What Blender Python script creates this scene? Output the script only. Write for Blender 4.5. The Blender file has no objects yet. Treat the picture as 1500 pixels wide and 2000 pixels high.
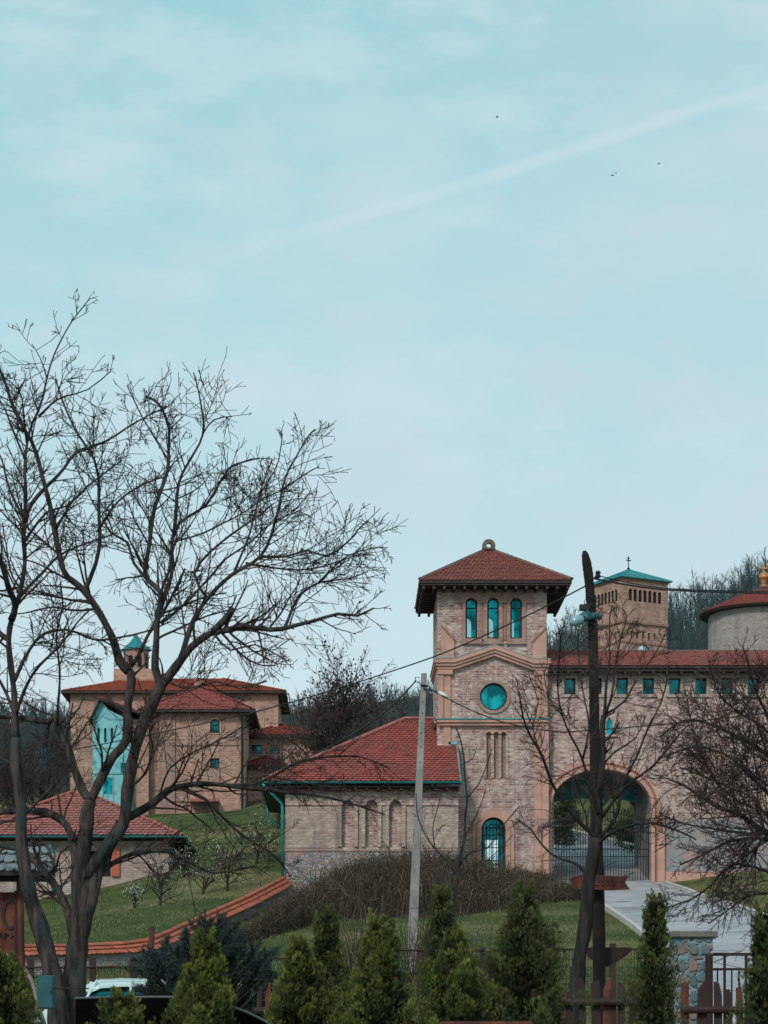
import bpy, bmesh, math, random
import numpy as np
from mathutils import Matrix, Vector, noise as mnoise
from mathutils.geometry import tessellate_polygon
R = math.radians
random.seed(7); rng = np.random.default_rng(7)
SC = bpy.context.scene

# ------------------------------------------------------------------ camera
F, VX, HY, EYE = 4500.0, 680.0, 2050.0, 1.6      # focal length in photo pixels, vanishing point, eye height
cam = bpy.data.cameras.new('camera'); camo = bpy.data.objects.new('camera', cam)
SC.collection.objects.link(camo); SC.camera = camo
camo.location = (0, 0, EYE); camo.rotation_euler = (R(90), 0, 0)
cam.sensor_fit = 'VERTICAL'; cam.sensor_height = 36; cam.sensor_width = 27
cam.lens = F / 2000 * 36
cam.shift_x = (750 - VX) / 2000; cam.shift_y = (HY - 1000) / 2000
cam.clip_start = 0.1; cam.clip_end = 3000
cam.dof.use_dof = True; cam.dof.focus_distance = 75; cam.dof.aperture_fstop = 4.5

# ------------------------------------------------------------------ world
W = bpy.data.worlds.new('World'); SC.world = W; W.use_nodes = True
nt = W.node_tree; N = nt.nodes; L = nt.links
for n in list(N): N.remove(n)
SUN_EL, SUN_ROT = R(38), R(205)
out = N.new('ShaderNodeOutputWorld'); bg = N.new('ShaderNodeBackground')
sky = N.new('ShaderNodeTexSky'); sky.sky_type = 'NISHITA'; sky.sun_disc = False
sky.sun_elevation = SUN_EL; sky.sun_rotation = SUN_ROT; sky.dust_density = 3.0; sky.air_density = 1.3
tc = N.new('ShaderNodeTexCoord'); sep = N.new('ShaderNodeSeparateXYZ'); L.new(tc.outputs['Generated'], sep.inputs[0])
ramp = N.new('ShaderNodeValToRGB'); L.new(sep.outputs['Z'], ramp.inputs[0])
cr = ramp.color_ramp; cr.elements[0].position = 0.0; cr.elements[0].color = (.66, .82, .89, 1)
cr.elements[1].position = 1.0; cr.elements[1].color = (.26, .50, .56, 1)
for p, c in ((.13, (.69, .85, .91)), (.22, (.58, .80, .86)), (.32, (.47, .755, .81)), (.42, (.38, .70, .76))):
    e = cr.elements.new(p); e.color = (*c, 1)
def wnoise(scale, sx, sy, sz, detail=5, rough=.55, loc=(0, 0, 0)):
    mp = N.new('ShaderNodeMapping'); mp.inputs['Scale'].default_value = (sx, sy, sz); mp.inputs['Location'].default_value = loc
    L.new(tc.outputs['Generated'], mp.inputs[0])
    no = N.new('ShaderNodeTexNoise'); no.inputs['Scale'].default_value = scale; no.inputs['Detail'].default_value = detail
    no.inputs['Roughness'].default_value = rough; L.new(mp.outputs[0], no.inputs['Vector']); return no.outputs[0]
def wmix(a, b, fac, typ='MIX'):
    m = N.new('ShaderNodeMix'); m.data_type = 'RGBA'; m.blend_type = typ
    if isinstance(a, tuple): m.inputs[6].default_value = (*a, 1)
    else: L.new(a, m.inputs[6])
    if isinstance(b, tuple): m.inputs[7].default_value = (*b, 1)
    else: L.new(b, m.inputs[7])
    if isinstance(fac, float): m.inputs[0].default_value = fac
    else: L.new(fac, m.inputs[0])
    return m.outputs[2]
def wmap(v, a, b, c=0., d=1., smooth=True):
    m = N.new('ShaderNodeMapRange'); m.interpolation_type = 'SMOOTHSTEP' if smooth else 'LINEAR'
    for i, x in enumerate((a, b, c, d)): m.inputs[i + 1].default_value = x
    L.new(v, m.inputs[0]); return m.outputs[0]
def wmath(op, a, b=None):
    m = N.new('ShaderNodeMath'); m.operation = op
    for i, x in enumerate((a, b)):
        if x is None: continue
        if isinstance(x, (int, float)): m.inputs[i].default_value = x
        else: L.new(x, m.inputs[i])
    return m.outputs[0]
col = ramp.outputs[0]
n1 = wnoise(7, 1, 1, 2.2, loc=(3.1, 0, .4)); n2 = wnoise(18, 1, 1, 2.0, loc=(1, 2, 3)); n3 = wnoise(3.2, 1, 1, 1.2, 3, loc=(.3, 5, 0))
col = wmix(col, (.60, .79, .845), wmath('MULTIPLY', wmap(n1, .44, .66), .75))          # paler veils of cloud
col = wmix(col, (.36, .70, .80), wmath('MULTIPLY', wmap(n3, .50, .66), .38))           # bluer gaps
col = wmix(col, (.62, .76, .82), wmath('MULTIPLY', wmap(n2, .46, .66), .42))
right = wmap(sep.outputs['X'], -.02, .18); col = wmix(col, (.62, .765, .825), wmath('MULTIPLY', right, .34))
n4 = wnoise(26, 1, 1, 1.3, 3, .5, loc=(4, 1, 2)); low = wmap(sep.outputs['Z'], .36, .2)
col = wmix(col, (.66, .75, .81), wmath('MULTIPLY', wmath('MULTIPLY', wmap(n4, .52, .66), low), .5))
n5 = wnoise(11, 1, 1, 2.6, 6, .6, loc=(7, 7, 1)); col = wmix(col, (.68, .85, .90), wmath('MULTIPLY', wmap(n5, .48, .66), .45))
# vapour trail: a band along a great circle through two directions of the sky
def sdir(px, py):
    return Vector(((px - VX) / F, 1, (HY - py) / F)).normalized()
d1, d2 = sdir(1500, 172), sdir(650, 438); nrm = d1.cross(d2).normalized()
dp = N.new('ShaderNodeVectorMath'); dp.operation = 'DOT_PRODUCT'; dp.inputs[1].default_value = nrm
L.new(tc.outputs['Generated'], dp.inputs[0])
wob = wmath('MULTIPLY', wmath('SUBTRACT', wnoise(30, 1, 1, 1, 3), .5), .004)
dist = wmath('ABSOLUTE', wmath('ADD', dp.outputs['Value'], wob))
band = wmath('SUBTRACT', 1.0, wmap(dist, .0003, .0042))
fade = wmap(sep.outputs['X'], -.09, .05)
nn = wmap(n2, .3, .7, .55, 1.)
col = wmix(col, (.74, .87, .91), wmath('MULTIPLY', wmath('MULTIPLY', band, fade), wmath('MULTIPLY', nn, .5)))
sc10 = wmix(col, (10., 10., 10.), 1.0, 'MULTIPLY')
fin = wmix(sky.outputs[0], sc10, .85)
L.new(fin, bg.inputs['Color']); bg.inputs['Strength'].default_value = 0.1
L.new(bg.outputs[0], out.inputs[0])
# ------------------------------------------------------------------ sun (veiled)
sl = bpy.data.lights.new('sun', 'SUN'); sl.energy = 2.0; sl.angle = R(10); sl.color = (1, .90, .84)
so = bpy.data.objects.new('sun', sl); SC.collection.objects.link(so)
sd = Vector((math.sin(SUN_ROT) * math.cos(SUN_EL), math.cos(SUN_ROT) * math.cos(SUN_EL), math.sin(SUN_EL)))
so.rotation_euler = (-sd).to_track_quat('-Z', 'Y').to_euler()
SC.view_settings.view_transform = 'Standard'; SC.view_settings.look = 'None'
SC.view_settings.exposure = 0.0; SC.view_settings.gamma = 1.0
SC.render.engine = 'CYCLES'; SC.cycles.max_bounces = 6; SC.cycles.transparent_max_bounces = 12

# ------------------------------------------------------------------ mapping helpers
def P(px, py, d): return Vector(((px - VX) / F * d, d, EYE + (HY - py) / F * d))
def X(px, d): return (px - VX) / F * d
def Z(py, d): return EYE + (HY - py) / F * d

# ------------------------------------------------------------------ materials
def nmat(name):
    m = bpy.data.materials.new(name); m.use_nodes = True
    t = m.node_tree; b = t.nodes['Principled BSDF']; return m, t, b
def node(t, typ, **kw):
    n = t.nodes.new(typ)
    for k, v in kw.items():
        if k in n.inputs: n.inputs[k].default_value = v
        else: setattr(n, k, v)
    return n
def mixc(t, a, b, fac, typ='MIX'):
    m = t.nodes.new('ShaderNodeMix'); m.data_type = 'RGBA'; m.blend_type = typ
    for i, x in ((6, a), (7, b)):
        if isinstance(x, tuple): m.inputs[i].default_value = (*x[:3], 1)
        else: t.links.new(x, m.inputs[i])
    if isinstance(fac, (int, float)): m.inputs[0].default_value = fac
    else: t.links.new(fac, m.inputs[0])
    return m.outputs[2]
def maprange(t, v, a, b, c=0., d=1.):
    m = t.nodes.new('ShaderNodeMapRange'); m.interpolation_type = 'SMOOTHSTEP'
    for i, x in enumerate((a, b, c, d)): m.inputs[i + 1].default_value = x
    t.links.new(v, m.inputs[0]); return m.outputs[0]
def tnoise(t, vec, scale, detail=4, rough=.6, stretch=None):
    if stretch:
        mp = t.nodes.new('ShaderNodeMapping'); mp.inputs['Scale'].default_value = stretch; t.links.new(vec, mp.inputs[0]); vec = mp.outputs[0]
    n = t.nodes.new('ShaderNodeTexNoise'); n.inputs['Scale'].default_value = scale; n.inputs['Detail'].default_value = detail
    n.inputs['Roughness'].default_value = rough; t.links.new(vec, n.inputs['Vector']); return n.outputs[0]
def bump(t, b, h, strength=.3, dist=.02):
    n = t.nodes.new('ShaderNodeBump'); n.inputs['Strength'].default_value = strength; n.inputs['Distance'].default_value = dist
    t.links.new(h, n.inputs['Height']); t.links.new(n.outputs[0], b.inputs['Normal'])
def objc(t): return t.nodes.new('ShaderNodeTexCoord').outputs['Object']

def noisy(name, c1, c2, scale=3., rough=.8, bmp=.2, stretch=None, c3=None, s3=.4, metallic=0., bd=.02, spec=.3):
    m, t, b = nmat(name); o = objc(t)
    n = tnoise(t, o, scale, 6, .65, stretch)
    c = mixc(t, c1, c2, maprange(t, n, .35, .65))
    if c3: c = mixc(t, c, c3, maprange(t, tnoise(t, o, s3, 4), .48, .68))
    t.links.new(c, b.inputs['Base Color']); b.inputs['Roughness'].default_value = rough; b.inputs['Metallic'].default_value = metallic
    b.inputs['Specular IOR Level'].default_value = spec
    if bmp: bump(t, b, tnoise(t, o, scale * 4, 5, .7, stretch), bmp, bd)
    return m
def brickm(name, c1, c2, c3, mortar, w=.32, h=.098, msize=.016, stain=(.12, .11, .11), pale=None):
    """coursed brick; coordinates run along the wall (x+y) and up (z) in the building's own frame"""
    m, t, b = nmat(name); o = objc(t)
    s = t.nodes.new('ShaderNodeSeparateXYZ'); t.links.new(o, s.inputs[0])
    a = t.nodes.new('ShaderNodeMath'); a.operation = 'ADD'; t.links.new(s.outputs[0], a.inputs[0]); t.links.new(s.outputs[1], a.inputs[1])
    cb = t.nodes.new('ShaderNodeCombineXYZ'); t.links.new(a.outputs[0], cb.inputs[0]); t.links.new(s.outputs[2], cb.inputs[1])
    def bt(x1, x2, mo, bias):
        k = t.nodes.new('ShaderNodeTexBrick'); k.inputs['Scale'].default_value = 1
        k.inputs['Brick Width'].default_value = w; k.inputs['Row Height'].default_value = h
        k.inputs['Mortar Size'].default_value = msize; k.inputs['Mortar Smooth'].default_value = .3; k.inputs['Bias'].default_value = bias
        k.inputs['Color1'].default_value = (*x1, 1); k.inputs['Color2'].default_value = (*x2, 1); k.inputs['Mortar'].default_value = (*mo, 1)
        t.links.new(cb.outputs[0], k.inputs['Vector']); return k
    k1 = bt(c1, c2, mortar, 0.); k2 = bt(c2, c3, mortar, .1)
    c = mixc(t, k1.outputs[0], k2.outputs[0], maprange(t, tnoise(t, o, 2.3, 6, .75), .44, .58))
    big = maprange(t, tnoise(t, o, .45, 5, .7), .5, .72, 0, .5)
    c = mixc(t, c, stain, big)
    sp = maprange(t, tnoise(t, o, 4.5, 3, .7, (1, 1, 3)), .54, .68, 0, .8)
    c = mixc(t, c, pale or tuple(min(1, q * 1.25) for q in c3), sp)
    drip = maprange(t, tnoise(t, o, 1.6, 5, .7, (1, 1, .12)), .50, .72, 0, .5)
    c = mixc(t, c, tuple(q * .8 for q in stain), drip)
    t.links.new(c, b.inputs['Base Color']); b.inputs['Roughness'].default_value = .9; b.inputs['Specular IOR Level'].default_value = .2
    inv = t.nodes.new('ShaderNodeMath'); inv.operation = 'SUBTRACT'; inv.inputs[0].default_value = 1; t.links.new(k1.outputs['Fac'], inv.inputs[1])
    bump(t, b, inv.outputs[0], .5, .012)
    return m
def stonem(name, cols, mortar, scale=3.2, stretch=(1, 1, 1.4)):
    m, t, b = nmat(name); o = objc(t)
    mp = t.nodes.new('ShaderNodeMapping'); mp.inputs['Scale'].default_value = stretch; t.links.new(o, mp.inputs[0])
    wn = t.nodes.new('ShaderNodeTexNoise'); wn.inputs['Scale'].default_value = 3; t.links.new(mp.outputs[0], wn.inputs['Vector'])
    va = t.nodes.new('ShaderNodeMix'); va.data_type = 'VECTOR'; va.inputs[0].default_value = .16
    t.links.new(mp.outputs[0], va.inputs[4]); t.links.new(wn.outputs['Color'], va.inputs[5])
    v1 = t.nodes.new('ShaderNodeTexVoronoi'); v1.inputs['Scale'].default_value = scale; t.links.new(va.outputs[1], v1.inputs['Vector'])
    v2 = t.nodes.new('ShaderNodeTexVoronoi'); v2.feature = 'DISTANCE_TO_EDGE'; v2.inputs['Scale'].default_value = scale; t.links.new(va.outputs[1], v2.inputs['Vector'])
    rp = t.nodes.new('ShaderNodeValToRGB'); rp.color_ramp.interpolation = 'CONSTANT'
    sx = t.nodes.new('ShaderNodeSeparateXYZ'); t.links.new(v1.outputs['Color'], sx.inputs[0]); t.links.new(sx.outputs[0], rp.inputs[0])
    rp.color_ramp.elements[0].color = (*cols[0], 1); rp.color_ramp.elements[1].position = 1 / len(cols); rp.color_ramp.elements[1].color = (*cols[1], 1)
    for i, c in enumerate(cols[2:]): e = rp.color_ramp.elements.new((i + 2) / len(cols)); e.color = (*c, 1)
    c = mixc(t, mortar, rp.outputs[0], maprange(t, v2.outputs['Distance'], .02, .09))
    c = mixc(t, c, (.1, .1, .09), maprange(t, tnoise(t, o, 2.5, 6, .7), .5, .7, 0, .5))
    t.links.new(c, b.inputs['Base Color']); b.inputs['Roughness'].default_value = .9; b.inputs['Specular IOR Level'].default_value = .2
    bump(t, b, maprange(t, v2.outputs['Distance'], 0, .15), .8, .05)
    return m
def islandm(name, c1, c2, c3=None, rough=.8, dirt=None, dscale=.8, damt=.6, transl=0., spec=.25, tip=None):
    """each loose piece (tile, leaf) has its own shade"""
    m, t, b = nmat(name); o = objc(t)
    g = t.nodes.new('ShaderNodeNewGeometry'); r = g.outputs['Random Per Island']
    c = mixc(t, c1, c2, r)
    if c3:
        q = t.nodes.new('ShaderNodeMath'); q.operation = 'FRACT'
        w = t.nodes.new('ShaderNodeMath'); w.operation = 'MULTIPLY'; w.inputs[1].default_value = 17.3; t.links.new(r, w.inputs[0]); t.links.new(w.outputs[0], q.inputs[0])
        c = mixc(t, c, c3, maprange(t, q.outputs[0], .72, .95))
    if dirt: c = mixc(t, c, dirt, maprange(t, tnoise(t, o, dscale, 5, .7), .45, .72, 0, damt))
    if tip:
        at = t.nodes.new('ShaderNodeAttribute'); at.attribute_name = 'tint'; c = mixc(t, c, tip, at.outputs['Fac'])
    t.links.new(c, b.inputs['Base Color']); b.inputs['Roughness'].default_value = rough; b.inputs['Specular IOR Level'].default_value = spec
    if transl:
        tr = t.nodes.new('ShaderNodeBsdfTranslucent'); t.links.new(c, tr.inputs[0])
        mx = t.nodes.new('ShaderNodeMixShader'); mx.inputs[0].default_value = transl
        t.links.new(b.outputs[0], mx.inputs[1]); t.links.new(tr.outputs[0], mx.inputs[2]); t.links.new(mx.outputs[0], t.nodes['Material Output'].inputs[0])
    return m
def glassm(name, base, through=0., rough=.06):
    m, t, b = nmat(name); o = objc(t)
    c = mixc(t, tuple(q * 1.25 for q in base), tuple(q * .35 for q in base), maprange(t, tnoise(t, o, 1.6, 3, .6, (1, 1, .7)), .38, .62)); bump(t, b, tnoise(t, o, 1.3, 2), .5, .1)  # uneven reflections painted into the tint as light and dark blotches
    t.links.new(c, b.inputs['Base Color']); b.inputs['Metallic'].default_value = .85; b.inputs['Roughness'].default_value = rough
    if through:
        tr = t.nodes.new('ShaderNodeBsdfTransparent'); tr.inputs[0].default_value = (.95, 1, 1, 1)
        mx = t.nodes.new('ShaderNodeMixShader'); mx.inputs[0].default_value = through
        t.links.new(b.outputs[0], mx.inputs[1]); t.links.new(tr.outputs[0], mx.inputs[2]); t.links.new(mx.outputs[0], t.nodes['Material Output'].inputs[0])
    return m
def barkm(name, c1, c2, moss_shade=(.05, .07, .075), s=9.):
    m, t, b = nmat(name); o = objc(t)
    n = tnoise(t, o, s, 7, .7, (1, 1, .18)); c = mixc(t, c1, c2, maprange(t, n, .38, .62))
    c = mixc(t, c, moss_shade, maprange(t, tnoise(t, o, 1.3, 4), .5, .66, 0, .7))  # mossy patches tinted teal to carry the trunks' bluish shade
    t.links.new(c, b.inputs['Base Color']); b.inputs['Roughness'].default_value = .95; b.inputs['Specular IOR Level'].default_value = .12
    bump(t, b, n, 1., .05); return m
def groundm():
    m, t, b = nmat('grass_ground'); o = objc(t)
    c = mixc(t, (.045, .080, .028), (.095, .115, .042), maprange(t, tnoise(t, o, .35, 6, .7), .4, .62))
    c = mixc(t, c, (.21, .20, .095), maprange(t, tnoise(t, o, .11, 5, .65), .46, .62, 0, .8))
    c = mixc(t, c, (.035, .05, .022), maprange(t, tnoise(t, o, 2.2, 6, .75), .5, .68, 0, .7))
    c = mixc(t, c, (.13, .11, .07), maprange(t, tnoise(t, o, 6, 5, .75), .56, .72, 0, .6)); c = mixc(t, c, (.115, .09, .06), maprange(t, tnoise(t, o, .6, 7, .8), .58, .66, 0, .8))
    # leaf litter on the wooded hill far behind
    s = t.nodes.new('ShaderNodeSeparateXYZ'); t.links.new(o, s.inputs[0])
    c = mixc(t, c, (.045, .045, .038), maprange(t, s.outputs[1], 140, 175))
    t.links.new(c, b.inputs['Base Color']); b.inputs['Roughness'].default_value = 1; b.inputs['Specular IOR Level'].default_value = .1
    bump(t, b, tnoise(t, o, 5, 6, .8), .9, .12); return m

M = {}
M['brick'] = brickm('weathered_mixed_brick', (.20, .085, .078), (.36, .225, .195), (.55, .45, .39), (.38, .335, .32), pale=(.74, .66, .57), stain=(.11, .085, .095))
M['brick_red'] = brickm('reddish_brick', (.27, .13, .105), (.33, .19, .155), (.38, .27, .22), (.29, .24, .22))
M['brick_pale'] = brickm('pale_buff_brick', (.29, .195, .165), (.37, .29, .24), (.50, .43, .35), (.30, .265, .25), pale=(.62, .54, .44))
M['brick_orange'] = brickm('orange_brick', (.26, .12, .095), (.40, .215, .16), (.50, .33, .25), (.38, .30, .25), w=.34, h=.12, pale=(.52, .36, .28))
M['brick_grey'] = brickm('greyish_masonry', (.23, .195, .18), (.29, .26, .24), (.35, .32, .29), (.30, .28, .27), w=.4, h=.14)
M['stucco'] = noisy('salmon_stucco', (.53, .315, .25), (.43, .25, .20), 1.5, .9, .15, c3=(.34, .22, .185), s3=1.2)
M['stucco_dark'] = noisy('dark_terracotta_stucco', (.34, .17, .13), (.27, .14, .11), 2, .9, .15)
M['stucco_grey'] = noisy('grey_render', (.30, .30, .31), (.20, .205, .225), 2.6, .9, .4, c3=(.36, .25, .22), s3=1.5)
M['tile'] = islandm('clay_tile_red', (.31, .078, .066), (.38, .108, .086), (.23, .080, .072), .8, (.17, .09, .08), .9, .7)
M['tile_pink'] = islandm('clay_tile_weathered', (.31, .108, .098), (.37, .145, .125), (.24, .102, .095), .85, (.20, .125, .115), .8, .7)
M['tile_orange'] = islandm('clay_tile_orange', (.38, .095, .055), (.46, .140, .080), (.28, .085, .06), .75, (.22, .11, .09), 1.2, .6)
M['tile_ridge'] = islandm('lichened_ridge_tile', (.13, .08, .075), (.20, .11, .095), (.10, .09, .085), .9, (.12, .11, .10), 3, .7)
M['wood_dark'] = noisy('dark_eave_timber', (.030, .026, .026), (.055, .042, .04), 6, .8, .3, (1, 1, .3))
M['wood_red'] = noisy('reddish_stained_timber', (.12, .036, .027), (.055, .021, .018), 7, .8, .4, (1, 1, .12), (.20, .065, .04), 2.5)
M['wood_brown'] = noisy('brown_stained_timber', (.045, .024, .021), (.028, .018, .017), 8, .75, .4, (1, 1, .15))
M['pole_wood'] = noisy('tarred_pole_timber', (.007, .007, .008), (.018, .014, .014), 10, .95, .8, (1, 1, .08), (.04, .024, .021), 1.2, bd=.03)
M['teal_metal'] = noisy('teal_sheet_metal', (.02, .22, .235), (.03, .30, .31), 2, .45, .05, metallic=.3)
M['teal_roof'] = noisy('verdigris_roof_sheet', (.02, .26, .27), (.015, .18, .20), 1.4, .5, .1, metallic=.2)
M['flash'] = noisy('pale_teal_flashing', (.10, .33, .35), (.30, .42, .42), 2.2, .5, .05, metallic=.3)
M['blue_wall'] = noisy('turquoise_painted_wall', (.17, .46, .50), (.24, .54, .58), 1.4, .85, .3, c3=(.06, .24, .28), s3=1.3)
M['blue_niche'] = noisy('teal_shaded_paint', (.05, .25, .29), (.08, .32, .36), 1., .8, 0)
M['glass'] = glassm('teal_window_glass', (.01, .33, .37), 0.)
M['glass_clear'] = glassm('teal_tinted_see_through_glass', (.008, .42, .47), .66)
M['glass_dark'] = glassm('dark_teal_glass', (.01, .12, .135), 0., .12)
M['white_glass'] = glassm('pale_glass', (.70, .85, .90), 0., .1)
M['frame'] = noisy('black_window_frame', (.012, .014, .016), (.02, .022, .025), 5, .5, .05)
M['iron'] = noisy('black_wrought_iron', (.012, .018, .02), (.02, .03, .033), 8, .5, .1, metallic=.4)
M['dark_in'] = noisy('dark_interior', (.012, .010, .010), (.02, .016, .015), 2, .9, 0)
M['inner'] = noisy('interior_plaster', (.10, .10, .10), (.13, .12, .12), 1, .9, 0)
M['stone'] = stonem('rubble_stone', [(.25, .24, .25), (.31, .27, .25), (.20, .21, .24), (.36, .24, .19), (.28, .29, .31)], (.36, .34, .33), 6.)
M['stone_blue'] = stonem('bluish_rubble_stone', [(.12, .24, .28), (.20, .24, .27), (.28, .22, .20), (.18, .33, .36), (.36, .26, .21)], (.34, .42, .45), 5.5)
M['cap'] = noisy('mossy_cap_stone', (.14, .14, .13), (.22, .21, .19), 6, .9, .5)
M['ring'] = noisy('lichened_finial_stone', (.07, .065, .06), (.20, .17, .14), 14, .9, .5)
M['concrete'] = noisy('weathered_concrete', (.25, .245, .235), (.175, .175, .175), 7, .9, .4, (1, 1, .25), (.31, .30, .28), 1.5)
def roadm():
    m, t, b = nmat('pale_concrete_road'); o = objc(t)
    c = mixc(t, (.38, .39, .41), (.29, .305, .33), maprange(t, tnoise(t, o, 1.2, 7, .7), .4, .62))
    c = mixc(t, c, (.20, .20, .195), maprange(t, tnoise(t, o, .35, 6, .75), .5, .66, 0, .75))
    v = t.nodes.new('ShaderNodeTexVoronoi'); v.feature = 'DISTANCE_TO_EDGE'; v.inputs['Scale'].default_value = .30; v.inputs['Randomness'].default_value = .75
    wv = t.nodes.new('ShaderNodeMix'); wv.data_type = 'VECTOR'; wv.inputs[0].default_value = .12; nn_ = t.nodes.new('ShaderNodeTexNoise'); nn_.inputs['Scale'].default_value = 2.
    t.links.new(o, nn_.inputs['Vector']); t.links.new(o, wv.inputs[4]); t.links.new(nn_.outputs['Color'], wv.inputs[5]); t.links.new(wv.outputs[1], v.inputs['Vector'])
    c = mixc(t, (.10, .10, .10), c, maprange(t, v.outputs['Distance'], .004, .014))
    c = mixc(t, c, (.13, .11, .075), maprange(t, tnoise(t, o, 9, 5, .8), .62, .74, 0, .8))
    t.links.new(c, b.inputs['Base Color']); b.inputs['Roughness'].default_value = .95; b.inputs['Specular IOR Level'].default_value = .15
    bump(t, b, tnoise(t, o, 8, 6, .8), .4, .03); return m
M['road'] = roadm()
M['kerb'] = noisy('kerb_stone', (.52, .50, .48), (.40, .38, .36), 3, .9, .2)
M['ground'] = groundm()
M['bark'] = barkm('grey_brown_bark', (.022, .021, .022), (.085, .070, .064), (.035, .060, .068))
M['bark_dark'] = barkm('dark_bark', (.018, .019, .020), (.05, .045, .043), (.022, .035, .038))
M['twig'] = noisy('dark_twig', (.032, .024, .022), (.055, .040, .036), 3, .9, 0)
M['twig_red'] = noisy('reddish_twig', (.075, .048, .040), (.05, .034, .03), 3, .9, 0)
M['bramble'] = islandm('bramble_stem', (.028, .024, .017), (.078, .062, .042), (.16, .13, .095), .9)
M['bramble_earth'] = noisy('litter_covered_bank', (.030, .027, .021), (.055, .046, .034), 3, 1, .8, bd=.1)
M['leaf_dry'] = islandm('dry_hanging_leaf', (.075, .048, .038), (.045, .032, .028), None, .9)
M['blossom'] = islandm('white_blossom', (.62, .66, .60), (.42, .50, .40), (.20, .30, .14), .8)
M['thuja'] = islandm('thuja_spray', (.026, .050, .017), (.085, .118, .028), (.15, .16, .040), .85, (.016, .028, .014), 3.2, .75, .15, tip=(.28, .30, .06))
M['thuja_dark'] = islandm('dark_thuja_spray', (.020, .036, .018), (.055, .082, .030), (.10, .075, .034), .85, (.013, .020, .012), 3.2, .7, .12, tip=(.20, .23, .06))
M['pine'] = islandm('blue_green_needles', (.012, .028, .030), (.032, .055, .055), (.06, .085, .085), .85, (.01, .015, .018), 2., .6)
M['gold'] = noisy('gilded_metal', (.60, .30, .12), (.45, .20, .09), 4, .4, .05, metallic=.6)
M['car_paint'] = noisy('pale_mint_car_paint', (.55, .72, .72), (.50, .68, .69), 1, .25, 0, spec=.6)
M['black_cloth'] = noisy('black_fabric', (.0025, .0025, .003), (.005, .0045, .005), 3, 1., .1, spec=0.)
M['grey_edge'] = noisy('grey_canopy_hem', (.13, .145, .15), (.09, .10, .11), 5, .7, .1)
M['rubber'] = noisy('black_rubber', (.015, .015, .015), (.025, .025, .025), 5, .8, .1)
M['letter'] = noisy('black_painted_letter', (.015, .014, .014), (.025, .022, .02), 5, .6, 0)
M['shingle'] = islandm('grey_slate_shingle', (.17, .21, .215), (.24, .28, .285), (.12, .16, .165), .6, (.16, .22, .24), 2, .5)
M['lamp_glass'] = noisy('lamp_cover', (.30, .46, .48), (.18, .34, .37), 4, .2, 0, spec=.6)
M['lamp_body'] = noisy('teal_grey_lamp_housing', (.025, .11, .125), (.018, .08, .095), 4, .4, 0)
M['white'] = noisy('white_plastic', (.62, .64, .64), (.5, .52, .52), 4, .5, 0)
M['cable'] = noisy('black_cable', (.012, .018, .02), (.016, .022, .024), 4, .6, 0)
M['fresco'] = noisy('teal_painted_fresco', (.01, .10, .13), (.04, .22, .24), 2.2, .8, 0, c3=(.20, .12, .09), s3=1.7)
M['grass_blade'] = islandm('grass_blade', (.045, .085, .024), (.12, .15, .045), (.27, .25, .13), .9, (.25, .215, .11), .11, .85, .15)
M['bird'] = noisy('dark_plumage', (.02, .02, .022), (.03, .03, .03), 5, .9, 0)

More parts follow.
